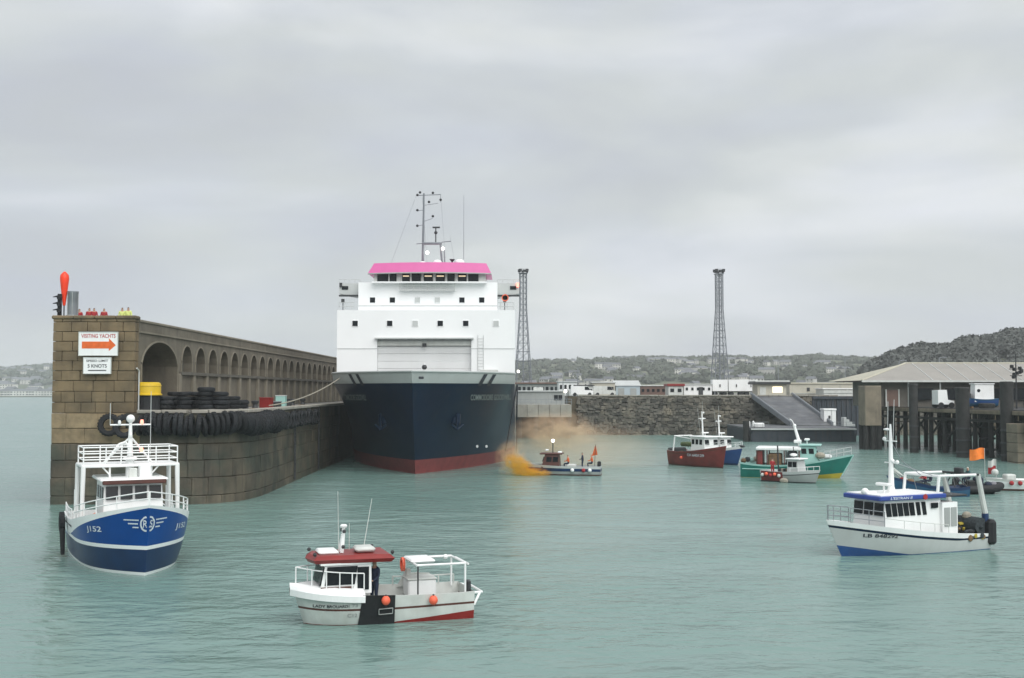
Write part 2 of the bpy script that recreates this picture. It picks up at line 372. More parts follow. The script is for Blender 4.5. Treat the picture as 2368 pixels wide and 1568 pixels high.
for i in range(620):
    px = rn.uniform(1940, 2480); k = rn.choice((rn.uniform(.93, 1.03), rn.uniform(.1, 1)))
    p = wood_pt(px, k); s = rn.uniform(.7, 1.25)
    if interp(WH, px) > 850: s *= .5
    crown(mb, p + Vector((0, 0, 2.4 * s)), 4.2 * s, 3.7 * s, 80, .7 * s, rn)
tag(mb.build('woodland', M['leafdark']), 'dark mass of broadleaf woods crowning the right hand hill', 'woods', kind='stuff')

# ---- harbour ground behind the sea wall
GZ, WD = 7.55, 220.0
mb = MB(); mb.add([(13, WD + .4, GZ), (160, WD + .4, GZ), (520, 600, GZ), (-24, 600, GZ), (-24, 262, GZ), (13, 262, GZ)], [(0, 1, 2, 3, 4, 5)])
mb.add([(-24, 262, GZ), (13, 262, GZ), (13, 262, -1), (-24, 262, -1)], [(0, 1, 2, 3)])
mb.add([(13, 262, GZ), (13, WD + .4, GZ), (13, WD + .4, -1), (13, 262, -1)], [(0, 1, 2, 3)])
tag(mb.build('quay_ground', M['quaytop']), 'flat harbour yard behind the rubble sea wall', kind='structure')

# ================================================================== houses on the far hill
def house_mesh(wd, dp, ht, rf):
    a = MB().box((0, 0, ht / 2), (wd, dp, ht)); 
    r = MB().ext([(-dp / 2 - .3, ht), (dp / 2 + .3, ht), (0, ht + rf)], -wd / 2 - .3, wd / 2 + .3, M=Matrix.Rotation(R(90), 4, 'Z'))
    wn_ = []
    for i in range(max(2, int(wd / 3.2))):
        x = -wd / 2 + wd * (i + .5) / max(2, int(wd / 3.2))
        for z in ([1.6, 4.3] if ht > 4.5 else [1.6]): wn_.append((x, -dp / 2 - .03, z))
    return a.mesh('wall', M['houses']), r.mesh('roof', M['slate']), wn_
HM = [house_mesh(*q) for q in ((9, 7, 5.4, 2.6), (13, 8, 5.4, 2.8), (20, 9, 5.6, 2.2), (8, 7, 3.2, 2.4), (16, 9, 8, 2.4))]
WIN = MB().box((0, 0, 0), (1.3, .1, 1.2)).mesh('window', M['glass'])
def house(px, k, i, s, rz, lab, grp):
    t = thing('house', lab, 'house', far_pt(px, k), rz, grp); t.scale = (s, s, s)
    link('wall', HM[i][0], t); link('roof', HM[i][1], t)
    for q in HM[i][2]: link('window', WIN, t, q)
rn = random.Random(11)
spots = []
for px0, px1, k0, k1, n in ((1210, 1330, .05, .34, 11), (1330, 1500, .08, .5, 17), (1490, 1570, .5, .72, 6), (1560, 1720, .12, .62, 17), (1690, 1830, .15, .62, 13), (1850, 2000, .05, .45, 18), (1230, 1500, .5, .8, 6)):
    for i in range(n): spots.append((rn.uniform(px0, px1), rn.uniform(k0, k1)))
for px, k in spots:
    house(px, k, rn.choice((0, 0, 1, 1, 2, 3, 4)), rn.uniform(.62, .95), rn.uniform(-.9, .9), 'small pale house on the far hillside above the sea wall', 'houses on the far hillside')
for px, k, i in ((1515, .62, 2), (1530, .64, 2), (1548, .61, 2), (1655, .55, 2), (1690, .56, 1), (1395, .48, 2), (1415, .46, 2)):
    house(px, k, i, .95, .1, 'small pale house on the far hillside above the sea wall', 'houses on the far hillside')
for i in range(26):
    house(rn.uniform(-40, 125), rn.uniform(.03, .75), rn.choice((0, 1, 2, 2)), rn.uniform(1.0, 1.5), rn.uniform(-.4, .4), 'small pale house on the misty shore left of the stone tower', 'houses on the misty shore')
for i in range(9):
    house(-30 + i * 19 + rn.uniform(-4, 4), .012, 2, 1.3, 0, 'long low white building at the water on the misty shore', 'white buildings along the misty shore')

# ================================================================== stone pier: blocks, quay, tower, arcade
XL, XT, D0 = A(120, 905, 85).x, A(310, 905, 85).x, 85.0
QZ = 6.85
def catmull(pts, n=10):
    o = []
    P = [pts[0]] + pts + [pts[-1]]
    for i in range(1, len(P) - 2):
        for j in range(n):
            t = j / n; a, b, c, d = (Vector(q) for q in P[i - 1:i + 3])
            o.append(.5 * ((2 * b) + (c - a) * t + (2 * a - 5 * b + 4 * c - d) * t * t + (3 * b - a - 3 * c + d) * t ** 3))
    return o + [Vector(pts[-1])]
edge = catmull([(XL, 85.0), (-30, 85.0), (-26.4, 85.0), (-23.4, 85.5), (-21.3, 87.6), (-20.5, 91.5), (-20.45, 98), (-20.7, 112), (-20.85, 135), (-20.95, 170), (-21, 232)], 12)
cum = [0.0]
for p, q in zip(edge, edge[1:]): cum.append(cum[-1] + (q - p).length)
def on_edge(s):
    for i in range(len(edge) - 1):
        if s <= cum[i + 1] or i == len(edge) - 2:
            t = (s - cum[i]) / max(1e-6, cum[i + 1] - cum[i]); p = edge[i].lerp(edge[i + 1], t); tg = (edge[i + 1] - edge[i]).normalized()
            return p, tg, Vector((tg.y, -tg.x))
pier = thing('stone_pier', 'curved granite pier with a tyre lined quay leading back beside the ferry', 'pier', (XL, D0, 0))
OFF = Vector((-XL, -D0, 0))
mb = MB()                                                    # core behind the facing blocks
n = len(edge)
inner = [edge[i] - Vector((( edge[min(i + 1, n - 1)] - edge[max(i - 1, 0)]).normalized().y, -(edge[min(i + 1, n - 1)] - edge[max(i - 1, 0)]).normalized().x)) * .10 for i in range(n)]
poly = inner + [Vector((XL + .15, 232)), Vector((XL + .15, 86))]
mb.add([(p.x - XL, p.y - D0, z) for z in (-2, QZ - .02) for p in poly], [tuple(range(len(poly)))[::-1], tuple(len(poly) + i for i in range(len(poly)))] + [(i, (i + 1) % len(poly), len(poly) + (i + 1) % len(poly), len(poly) + i) for i in range(len(poly))], 0)
mb.m[1] = 1
mb.build('pier_core', [M['joint'], M['quaytop']], pier)
blk_cache = {}
def block_mesh(w_, h_, mat, var, dp=.55):
    k = (round(w_, 1), round(h_, 2), mat, var)
    if k not in blk_cache:
        blk_cache[k] = MB().cbox((0, 0, 0), (k[0], dp, h_ - .035), .035, jit=.018, rnd=random.Random(hash(k[:2]) + var)).mesh('stone_block', M[mat])
    return blk_cache[k]
rn = random.Random(5)
courses = [(-.7, .62), (.62, 1.98), (1.98, 3.30), (3.30, 4.55), (4.55, 5.7), (5.7, QZ)]
VIS_END = 62.0
for ci, (z0, z1) in enumerate(courses):
    s = 0.0
    while s < VIS_END:
        p_, tg_, _ = on_edge(max(0, s)); turning = 9.0 < s < 18
        wd = (rn.uniform(1.8, 2.5) if not turning else 1.25) if s > 0 or not ci % 2 else 1.1
        wd = round(wd, 1); m_ = max(0.01, s + wd / 2); p, tg, nr = on_edge(m_)
        tower_zone = p.x < XT - .3 and p.y < 86
        mat = 'stone_wet' if z1 < 4.7 else ('stone_pale' if tower_zone else 'stone_wet')
        o = link('stone_block', block_mesh(wd - .03, z1 - z0, mat, rn.randrange(3)), pier, (p.x - XL - nr.x * (.275 - rn.uniform(0, .035)), p.y - D0 - nr.y * (.275 - rn.uniform(0, .035)), (z0 + z1) / 2), rz=math.atan2(tg.y, tg.x))
        s += wd
mb = MB()                                                   # coping strip along the quay edge, in lengths
s = XT - XL + .3
while s < 118:
    p, tg, nr = on_edge(s + .9); L_ = 1.25 if 9 < s < 18 else 1.85
    link('coping_stone', block_mesh(L_ - .03, .3, 'concrete', 0, 1.2), pier, (p.x - XL - nr.x * .42, p.y - D0 - nr.y * .42, QZ + .11), rz=math.atan2(tg.y, tg.x))
    s += L_
# rust dark drain stains are real grooves: two recessed ladders in the wall
for s_ in (33.5, 47.5):
    p, tg, nr = on_edge(s_); mb = MB()
    for q in (-.28, .28): mb.tube((tg.x * q, tg.y * q, .2), (tg.x * q, tg.y * q, QZ + .1), .045, n=6)
    for i in range(20): mb.tube((-tg.x * .28, -tg.y * .28, .5 + i * .32), (tg.x * .28, tg.y * .28, .5 + i * .32), .025, n=5)
    o = mb.build('ladder', M['dark'], pier, loc=(p.x - XL + nr.x * .12, p.y - D0 + nr.y * .12, 0))

# ---- tower on the pier head
TZ = A(200, 729, 85).z
tower = thing('pier_head_tower', 'square tan stone tower at the pier head carrying two white signs', 'tower', ((XL + XT) / 2, D0, QZ))
tw, td = XT - XL, .9
MB().box((0, td / 2 + .12, (TZ - QZ) / 2), (tw - .24, td - .24, TZ - QZ - .3)).build('tower_core', M['joint'], tower)
z = QZ; ci = 0
while z < TZ - .3:
    hgt = .82 if z < 9 else .74
    hgt = min(hgt, TZ - .28 - z)
    if hgt < .2: break
    x = -tw / 2
    first = True
    while x < tw / 2 - .05:
        wd = rn.uniform(.95, 1.7) if not (first and ci % 2) else .7
        first = False
        if tw / 2 - (x + wd) < .5: wd = tw / 2 - x
        wd = round(wd, 1) if tw / 2 - (x + wd) > .01 else tw / 2 - x
        mat = 'stone' 
        link('stone_block', MB().cbox((0, 0, 0), (wd - .03, .5, hgt - .03), .03, jit=.012, rnd=rn).mesh('stone_block', M[mat]), tower, (x + wd / 2, .25 - rn.uniform(0, .025), z - QZ + hgt / 2))
        x += wd
    y = .52
    while y < td - .05:
        wd = min(rn.uniform(1.0, 1.5), td - y)
        link('stone_block', MB().cbox((0, 0, 0), (.5, wd - .03, hgt - .03), .03, jit=.012, rnd=rn).mesh('stone_block', M['stone']), tower, (tw / 2 - .25 + rn.uniform(0, .02), y + wd / 2, z - QZ + hgt / 2)); y += wd
    z += hgt; ci += 1
x = -tw / 2 - .12
for i in range(4):
    wd = (tw + .24) / 4
    link('coping_stone', MB().cbox((0, 0, 0), (wd - .03, td + .2, .28), .08, jit=.01, rnd=rn).mesh('coping_stone', M['stone']), tower, (x + wd / 2, td / 2, TZ - QZ - .16)); x += wd
MB().tube((tw / 2 + .12, .7, 0), (tw / 2 + .12, .7, 3.2), .06).tube((tw / 2 + .12, .7, 3.2), (tw / 2 + .12, .2, 3.4), .06).build('drain_pipe', M['palegrey'], tower)

def text_mesh(body, size, mat, shear=0., spacing=1.0, align='CENTER'):
    cu = bpy.data.curves.new('lettering', 'FONT'); cu.body = body; cu.size = size; cu.align_x = align; cu.align_y = 'CENTER'; cu.shear = shear; cu.space_character = spacing; cu.offset = size * .018
    o = bpy.data.objects.new('lettering', cu); me = bpy.data.meshes.new_from_object(o); bpy.data.objects.remove(o)
    me.materials.clear(); me.materials.append(M[mat]); return me
def fit(me, wd, ht=None):
    xs = [v.co.x for v in me.vertices]; ys = [v.co.y for v in me.vertices]
    sx = wd / (max(xs) - min(xs)); sy = sx if ht is None else ht / (max(ys) - min(ys))
    cx, cy_ = (max(xs) + min(xs)) / 2, (max(ys) + min(ys)) / 2
    for v in me.vertices: v.co = Vector(((v.co.x - cx) * sx, (v.co.y - cy_) * sy, v.co.z))
    return me
def signboard(name, label, px0, px1, py0, py1, d, items):
    a, b = A(px0, py1, d), A(px1, py0, d); wd, ht = b.x - a.x, b.z - a.z
    t = thing(name, label, 'sign', ((a.x + b.x) / 2, d, (a.z + b.z) / 2), 0)
    MB().box((0, 0, 0), (wd, .05, ht)).build('board', M['white'], t)
    mb = MB()
    for q in ((0, ht / 2, wd, .05), (0, -ht / 2, wd, .05)): mb.box((q[0], -.01, q[1]), (q[2] + .05, .08, q[3]))
    for q in (-1, 1): mb.box((q * wd / 2, -.01, 0), (.05, .08, ht - .05))
    mb.build('frame', M['offwhite'], t)
    for q in (-1, 1): MB().box((q * wd * .3, .12, 0), (.06, .22, ht * .8)).build('bracket', M['dark'], t)
    items(t, wd, ht); return t
def sign1(t, wd, ht):
    link('lettering', fit(text_mesh('VISITING YACHTS', .4, 'letter_red'), wd * .88, ht * .17), t, (0, -.032, ht * .335), rot=(R(90), 0, 0))
    k = wd / 2
    pts = [(-.84 * k, .12), (.55 * k, .12), (.55 * k, .30), (.90 * k, -.08), (.55 * k, -.40), (.55 * k, -.26), (-.84 * k, -.26)]
    MB().ext([(x, z * ht * .78) for x, z in pts], -.036, -.026).build('arrow', M['arrow'], t)
def sign2(t, wd, ht):
    link('lettering', fit(text_mesh('SPEED LIMIT', .3, 'ink'), wd * .80, ht * .14), t, (0, -.032, ht * .30), rot=(R(90), 0, 0))
    link('lettering', fit(text_mesh('5 KNOTS', .4, 'ink'), wd * .70, ht * .22), t, (0, -.032, -ht * .02), rot=(R(90), 0, 0))
    MB().box((0, -.03, -ht * .30), (wd * .66, .012, ht * .06)).build('underline', M['ink'], t)
signboard('direction_sign', 'white board with red lettering and a big orange arrow on the tower', 182, 273, 768, 822, 84.7, sign1)
signboard('speed_sign', 'smaller white board with black speed limit lettering below the arrow sign', 193, 257, 827, 864, 84.7, sign2)

# ---- on top of the tower
p = A(148, 716, 86.2)
t = thing('day_mark', 'tall orange red tapering day mark on the tower roof', 'beacon', (p.x, 86.2, TZ))
hh = A(148, 628, 86.2).z - TZ
MB().lathe([(.05, 0), (.05, hh * .30)], n=8).build('post', M['dark'], t)
MB().lathe([(.10, hh * .24), (.17, hh * .40), (.28, hh * .68), (.34, hh * .84), (.31, hh * .92), (.16, hh * .97), (.05, hh)], n=14).build('mark', M['orange_mark'], t, smooth=True)
t = thing('signal_lights', 'black stack of three hooded port signal lights beside the orange mark', 'signal light', (A(139, 716, 86).x, 85.8, TZ))
MB().box((0, .1, .85), (.3, .12, 1.7)).build('backboard', M['black'], t)
for i in range(3):
    o = MB().tube((0, .05, .38 + i * .5), (0, -.12, .38 + i * .5), .15, .15, 10); o.tube((-.06, -.1, .5 + i * .5), (-.42, -.16, .44 + i * .5), .09, .03, 6); o.build('lamp_hood', M['black'], t)
t = thing('vent_cylinder', 'grey metal cylinder standing on the tower roof', 'cylinder', (A(168, 716, 86.4).x, 86.4, TZ))
ch = A(168, 674, 86.4).z - TZ
MB().lathe([(.40, 0), (.40, ch * .9), (.43, ch * .92), (.43, ch)], n=20).build('drum', M['steel'], t, smooth=True)
MB().lathe([(.46, 0), (.46, .08), (.40, .1)], n=20).build('flange', M['grey'], t)
for i in range(6):
    MB().box((.41 * math.cos(i), .41 * math.sin(i), ch / 2), (.05, .05, ch * .9), rz=i).build('rib', M['grey'], t)
# ---- arcaded upper wall behind the quay
AX = XT; AW0 = 85.92
arc = thing('arcade_wall', 'long stone sea wall with a receding row of blind arches', 'wall', (AX, AW0, QZ))
Z1, Z2, Z3 = 10.05 - QZ, 13.0 - QZ, 13.9 - QZ
def arch_bay(wd, half, spring, crown_, z0, z1, depth, nn=14):
    a = MB(); c = wd / 2
    def az(u): return spring + (crown_ - spring) * max(0, 1 - abs(u) ** 2.1) ** .62
    bd = max(1.0, depth + .05)
    a.box((-bd / 2, (c - half) / 2, (z0 + z1) / 2), (bd, c - half, z1 - z0)); a.box((-bd / 2, wd - (c - half) / 2, (z0 + z1) / 2), (bd, c - half, z1 - z0))
    for i in range(nn):
        u0, u1 = -1 + 2 * i / nn, -1 + 2 * (i + 1) / nn
        y0, y1, q0, q1 = c + u0 * half, c + u1 * half, az(u0), az(u1)
        a.add([(0, y0, q0), (0, y1, q1), (0, y1, z1), (0, y0, z1)], [(0, 1, 2, 3)])
        a.add([(0, y0, q0), (0, y1, q1), (-depth, y1, q1), (-depth, y0, q0)], [(0, 1, 2, 3)])
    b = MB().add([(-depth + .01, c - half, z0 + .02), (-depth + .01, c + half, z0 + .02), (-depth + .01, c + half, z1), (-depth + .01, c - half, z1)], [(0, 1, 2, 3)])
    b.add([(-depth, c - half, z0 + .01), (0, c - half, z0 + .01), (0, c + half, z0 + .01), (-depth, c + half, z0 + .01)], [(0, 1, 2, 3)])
    rg = MB()
    for i in range(nn):
        u0, u1 = -1 + 2 * i / nn, -1 + 2 * (i + 1) / nn
        for (e0, e1) in ((.0, .16),):
            k0, k1 = 1 + .14 / half, 1 + .14 / half
            P = [(c + u0 * half, az(u0)), (c + u1 * half, az(u1)), (c + u1 * half * k1, az(u1) + .13), (c + u0 * half * k0, az(u0) + .13)]
            rg.add([(.07, y, z_) for y, z_ in P] + [(-.02, y, z_) for y, z_ in P], [(0, 1, 2, 3), (3, 2, 6, 7), (0, 1, 5, 4)])
    for s_ in (-1, 1): rg.box((.03, c + s_ * (half + .07), (z0 + spring) / 2), (.08, .14, spring - z0))
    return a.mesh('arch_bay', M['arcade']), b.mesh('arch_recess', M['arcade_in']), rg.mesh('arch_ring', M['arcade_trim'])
BW = 4.25
bayA = arch_bay(BW, 1.55, 11.0 - QZ, 12.45 - QZ, Z1, Z2, .75)
bayB = arch_bay(10.6, 4.6, 10.6 - QZ, 12.45 - QZ, Z1 - 3.0, Z2, 3.2, 22)
low = MB().box((-.62, BW / 2, Z1 / 2), (1.0, BW, Z1)).mesh('lower_panel', M['arcade'])
pil = MB().cbox((-.02, 0, Z1 / 2), (.34, .75, Z1 - .1), .04).mesh('pilaster', M['arcade_trim'])
strg = MB().box((.0, BW / 2, Z1), (.42, BW - .02, .26)).mesh('string_course', M['arcade_in'])
corn = MB().box((-.1, BW / 2, Z2 + .06), (.5, BW - .02, .14)).mesh('cornice', M['arcade_trim'])
par = MB().box((-.42, BW / 2, (Z2 + Z3) / 2), (.9, BW - .03, Z3 - Z2 - .1)).mesh('parapet_stone', M['arcade'])
cop = MB().cbox((-.40, BW / 2, Z3), (1.06, BW - .03, .2), .04).mesh('coping_stone', M['arcade_trim'])
y = 10.6
for k in (0, 1):
    link(('arch_bay', 'arch_recess')[k], bayB[k], arc, (0, 0, 0))
link('arch_ring', bayB[2], arc, (0, 0, 0))
for q in (0, 5.3):
    for me in (corn, par, cop): link(me.name.split('.')[0], me, arc, (0, q, 0), scale=(1, 5.3 / BW, 1))
while y < 145:
    link('arch_bay', bayA[0], arc, (0, y, 0)); link('arch_recess', bayA[1], arc, (0, y, 0)); link('arch_ring', bayA[2], arc, (0, y, 0))
    for me in (low, strg, corn, par, cop): link(me.name.split('.')[0], me, arc, (0, y, 0))
    link('pilaster', pil, arc, (0, y, 0)); y += BW
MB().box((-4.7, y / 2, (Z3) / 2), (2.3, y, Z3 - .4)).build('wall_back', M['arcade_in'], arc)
WZ = 13.2                                       # wall walk behind the parapet and the tower top
MB().box((-.95 - (XT - XL - .9) / 2, 8.0, WZ - .1 - QZ), (XT - XL - 1.1, 15.8, .2)).build('wall_walk', M['quaytop'], arc)
MB().box((-3.75 - 1.0, 2.2, (WZ - .2 - QZ) / 2), (2.2, 4.2, WZ - .25 - QZ)).build('walk_support', M['arcade_in'], arc)
# ================================================================== the ferry
DS = W(967, 1096).y; FX = A(985, 905, DS + 14).x
ferry = thing('car_ferry', 'large white and navy car ferry with a pink bridge roof moored bow on', 'ferry', (FX, DS, 0))
LF, BF = 92.0, 10.35
def fy0(z): return -4.2 * max(0, z) / 9.5
def fhb(y, z):                                   # half breadth, y aft of the stem at that height
    zz = min(max(z, 0), 9.6) / 9.6
    a = BF * (1 - max(0, 1 - y / 31.0) ** 1.75) if y < 31 else BF
    b = BF * (1 - max(0, 1 - y / 17.8) ** 2.5) if y < 17.8 else BF
    return lerp(a, b, zz ** 1.35)
def fpt(a, z, s, off=0):
    y = a * (LF - fy0(z)); hb = fhb(y, z)
    e = .05; n_ = Vector((-(fhb(y + e, z) - hb) / e, 1)).normalized()
    return Vector((s * (hb + off * n_.y), y + fy0(z) + off * n_.x, z))
zl = [(-1.5, 1), (0, 1), (.5, 1), (1.15, 1), (1.45, 0), (3, 0), (4.6, 0), (6.2, 0), (7.6, 0), (8.7, 0), (9.32, 2), (9.75, 2), (10.5, 3)]
st = [0, .0015, .004, .008, .014, .022, .032, .045, .06, .08, .10, .125, .15, .18, .22, .27, .34, .5, .75, 1]
mb = MB()
for s in (-1, 1):
    o = len(mb.v)
    for z, _ in zl: mb.v += [tuple(fpt(a, z, s)) for a in st]
    ns = len(st)
    for k in range(len(zl) - 1):
        for i in range(ns - 1): q = o + k * ns + i; mb.f.append((q, q + 1, q + ns + 1, q + ns)); mb.m.append((1 if zl[k][1] == 1 else (2 if zl[k][1] == 2 else 0)))
hull = mb.build('hull', [M['navy'], M['boot'], M['bulwark']], ferry, smooth=True)
mb = MB(); rl = []
for s in (-1, 1):
    P = [fpt(a, 10.5, s) for a in st[:14]]
    for p, q in zip(P, P[1:]): mb.tube(p, q, .11, n=6)
mb.build('bulwark_rail', M['bulwark'], hull)
mb = MB()
for i in range(13):
    a, b = st[i], st[i + 1]
    mb.add([fpt(a, 9.4, -1) + Vector((.1, 0, 0)), fpt(b, 9.4, -1) + Vector((.1, 0, 0)), fpt(b, 9.4, 1) - Vector((.1, 0, 0)), fpt(a, 9.4, 1) - Vector((.1, 0, 0))], [(0, 1, 2, 3)])
mb.build('fore_deck', M['deck'], ferry)
MB().box((0, LF - .2, 5.5), (2 * BF - .2, .3, 9.8)).build('stern_plate', M['navy'], ferry)
# doubled black slashes painted across the bulwark, rising outwards
for s, px in ((-1, (815, 835)), (1, (1112, 1132))):
    for q in px:
        mb = MB()
        def sl(dx, z):
            X = abs((A(q + dx, 880, 117).x) - FX)
            lo, hi = 0, .3
            for _ in range(30):
                mid = (lo + hi) / 2
                if fpt(mid, z, 1).x < X: lo = mid
                else: hi = mid
            return fpt(lo, z, s, .03)
        lean = 15 * s
        zs_ = [9.1, 9.5, 9.9, 10.3]
        L0 = [sl(-4 + lean * (k / 3 - .3), z) for k, z in enumerate(zs_)]; L1 = [sl(4 + lean * (k / 3 - .3), z) for k, z in enumerate(zs_)]
        for k in range(3): mb.add([L0[k], L1[k], L1[k + 1], L0[k + 1]], [(0, 1, 2, 3)])
        mb.build('slash_mark', M['ink'], hull)
for s, px in ((-1, 886), (1, 1052)):                 # anchor pockets
    X = abs(A(px, 970, 118).x - FX); a = .0
    while fpt(a, 5.6, 1).x < X and a < .3: a += .001
    c = fpt(a, 5.6, s, .06)
    pk = MB().cbox((0, 0, 0), (1.1, .4, 1.3), .2).build('anchor_pocket', M['navy'], hull, loc=c, rz=s * .5)
    MB().tube((0, -.3, .6), (0, -.32, -1.0), .11).tube((-.7, -.3, -.6), (0, -.34, -1.1), .13).tube((.7, -.3, -.6), (0, -.34, -1.1), .13).build('anchor', M['navy'], pk)
def ferry_text(body, s, px0, px1, z0, ht, mat):
    me = fit(text_mesh(body, .6, mat, .2), 1.0, 1.0)
    X0, X1 = abs(A(px0, 915, 121).x - FX), abs(A(px1, 915, 121).x - FX)
    bm = bmesh.new(); bm.from_mesh(me); bmesh.ops.triangulate(bm, faces=bm.faces); bmesh.ops.subdivide_edges(bm, edges=[e for e in bm.edges if e.calc_length() > .03], cuts=1)
    for v in bm.verts:
        u = v.co.x + .5; X = lerp(X0, X1, u); z = z0 + v.co.y * ht
        lo, hi = 0, .4
        for _ in range(26):
            mid = (lo + hi) / 2
            if fpt(mid, z, 1).x < X: lo = mid
            else: hi = mid
        v.co = fpt(lo, z, s, .035)
    bm.to_mesh(me); bm.free(); link('lettering', me, hull)
ferry_text('COMMODORE GOODWILL', 1, 1090, 1181, 7.85, .62, 'letter_pale')
ferry_text('COMMODORE GOODWILL', -1, 788, 855, 7.85, .62, 'letter_pale')
for px in (1100, 1121):
    MB().lathe([(.15, 0), (.15, .03), (.10, .04)], n=14, axis=Vector((.7, -.9, 0)).to_track_quat('Z', 'Y')).build('thruster_mark', M['palegrey'], hull, loc=Vector((A(px, 1030, 124).x - FX + .25, 124 - DS - 3.0, 0)) * 1.0 + Vector((0, 0, 2.6)))

D1 = 14.0; dF = DS + D1
def fz(py, d=dF): return A(1000, py, d).z
def fx(px, d=dF): return A(px, 800, d).x - FX
zt = fz(717); zd0, zd1 = fz(862), fz(783); x0, x1 = fx(779), fx(1191); gx0, gx1 = fx(872), fx(1090)
xm = (x0 + x1) / 2; hw = (x1 - x0) / 2
lower = MB()
lower.box((x0 + (gx0 - x0) / 2, D1 + 30, (9.4 + zt) / 2), (gx0 - x0, 60, zt - 9.4)); lower.box((x1 - (x1 - gx1) / 2, D1 + 30, (9.4 + zt) / 2), (x1 - gx1, 60, zt - 9.4))
lower.box(((gx0 + gx1) / 2, D1 + 30, (zd1 + zt) / 2), (gx1 - gx0, 60, zt - zd1))
lh = lower.build('lower_superstructure', M['ship_white'], ferry)
dz = zd1 - 9.4
for i in range(6):
    MB().cbox(((gx0 + gx1) / 2, D1 + .75 + (i % 2) * .02, 9.4 + dz * (i + .5) / 6), (gx1 - gx0 - .02, .2, dz / 6 - .025), .01).build('door_slat', M['door_white'], ferry)
MB().box(((gx0 + gx1) / 2, D1 - .25, zd1 + .02), (gx1 - gx0 + .5, .55, .14)).build('door_canopy', M['palegrey'], ferry)
MB().box(((gx0 + gx1) / 2, D1 + .45, zd1 - .55), (gx1 - gx0, .3, .5)).build('door_roller_box', M['offwhite'], ferry)
MB().box(((gx0 + gx1) / 2, D1 + .2, zd1 - .75), (.45, .2, .4)).build('door_light', M['dark'], ferry)
d2 = dF + 3.0; y2 = D1 + 3.0
zb = fz(653, d2); ux0, ux1 = fx(828, d2), fx(1150, d2)
uh = MB().box(((ux0 + ux1) / 2, y2 + 12, (zt + zb) / 2 + .0), (ux1 - ux0, 24, zb - zt + .02)).build('upper_superstructure', M['ship_white'], ferry)
for q in (707,): MB().box(((ux0 + ux1) / 2, y2 - .03, fz(q, d2)), (ux1 - ux0, .08, .07)).build('seam_rail', M['palegrey'], uh)
MB().box((xm, D1 - .03, fz(806)), (2 * hw, .05, .05)).build('seam_rail', M['palegrey'], lh)
def port(px, py, d, parent, white=False, wd=.62):
    t_ = MB().cbox((0, 0, 0), (wd + .16, .06, wd + .16), .03).build('window', M['ship_white'], parent, loc=(fx(px, d), d - DS - .03, fz(py, d)))
    MB().box((0, -.035, 0), (wd, .02, wd)).build('pane', M['palegrey'] if white else M['glass'], t_)
for px, wht in ((821, 0), (901, 0), (960, 1), (1018, 0), (1077, 0), (1147, 1)): port(px, 748, dF, lh, wht)
for px, wht in ((861, 0), (907, 0), (965, 1), (1011, 1), (1068, 0), (1114, 0)): port(px, 694, d2, uh, wht)
# rail and fittings on the tops of the blocks
mb = MB()
for zz_ in (.45, .9): mb.tube((x0 + .2, D1 + .2, zt + zz_), (ux0 - .1, D1 + .2, zt + zz_), .03, n=5).tube((ux1 + .1, D1 + .2, zt + zz_), (x1 - .2, D1 + .2, zt + zz_), .03, n=5)
for x in [x0 + .2, x0 + .9, x0 + 1.7, x1 - .2, x1 - .9, x1 - 1.7]: mb.tube((x, D1 + .2, zt), (x, D1 + .2, zt + .9), .03, n=5)
mb.build('deck_rail', M['palegrey'], lh)
for x, k in ((x0 + .6, 'dark'), (x1 - 1.2, 'dark')): MB().tube((x, D1 + .5, zt), (x, D1 + .5, zt + .9), .05).box((x, D1 + .45, zt + 1.1), (.35, .3, .45)).build('deck_lamp', M[k], lh)
MB().lathe([(.30, 0), (.42, .0), (.42, .14), (.30, .14), (.30, 0)], n=16, axis=Vector((0, -1, 0)).to_track_quat('Z', 'Y')).build('life_ring', M['orange'], lh, loc=(fx(1168), D1 + .4, zt + 1.45))
# bridge
d3 = dF + 2.2; y3 = D1 + 2.2
zw0, zw1 = fz(654, d3), fz(626, d3)
bx0, bx1 = fx(862, d3), fx(1122, d3)
br = MB()
br.box(((bx0 + bx1) / 2, y3 + 3.9, (zw0 + zw1) / 2), (bx1 - bx0, 6.4, zw1 - zw0))
brdg = br.build('bridge', M['offwhite'], ferry)
MB().box(((bx0 + bx1) / 2, y3 + .25, zw0 + .06), (bx1 - bx0 + .3, .9, .16)).build('bridge_sill', M['ship_white'], brdg)
pane_px = [(885, 30), (905, 20), (937, 18), (961, 21), (989, 21), (1017, 21), (1042, 17), (1068, 20), (1094, 24)]
warm = emit('bridge_interior_light', (1, .78, .5), .28)
for i, (px, wpx) in enumerate(pane_px):
    wd = wpx * d3 / F; t_ = MB().cbox((0, 0, 0), (wd, .1, zw1 - zw0 - .30), .03).build('bridge_window', M['glass'], brdg, loc=(fx(px, d3), y3 + .66, (zw0 + zw1) / 2 + .02))
    if i in (2, 4, 5, 7): MB().box((0, -.06, .12), (wd * .8, .02, .14)).build('lit_ceiling', warm, t_)
for i in range(len(pane_px) - 1):
    xx = (fx(pane_px[i][0] + pane_px[i][1] / 2, d3) + fx(pane_px[i + 1][0] - pane_px[i + 1][1] / 2, d3)) / 2
    MB().box((xx, y3 + .62, (zw0 + zw1) / 2), (.12, .14, zw1 - zw0)).build('mullion', M['offwhite'], brdg)
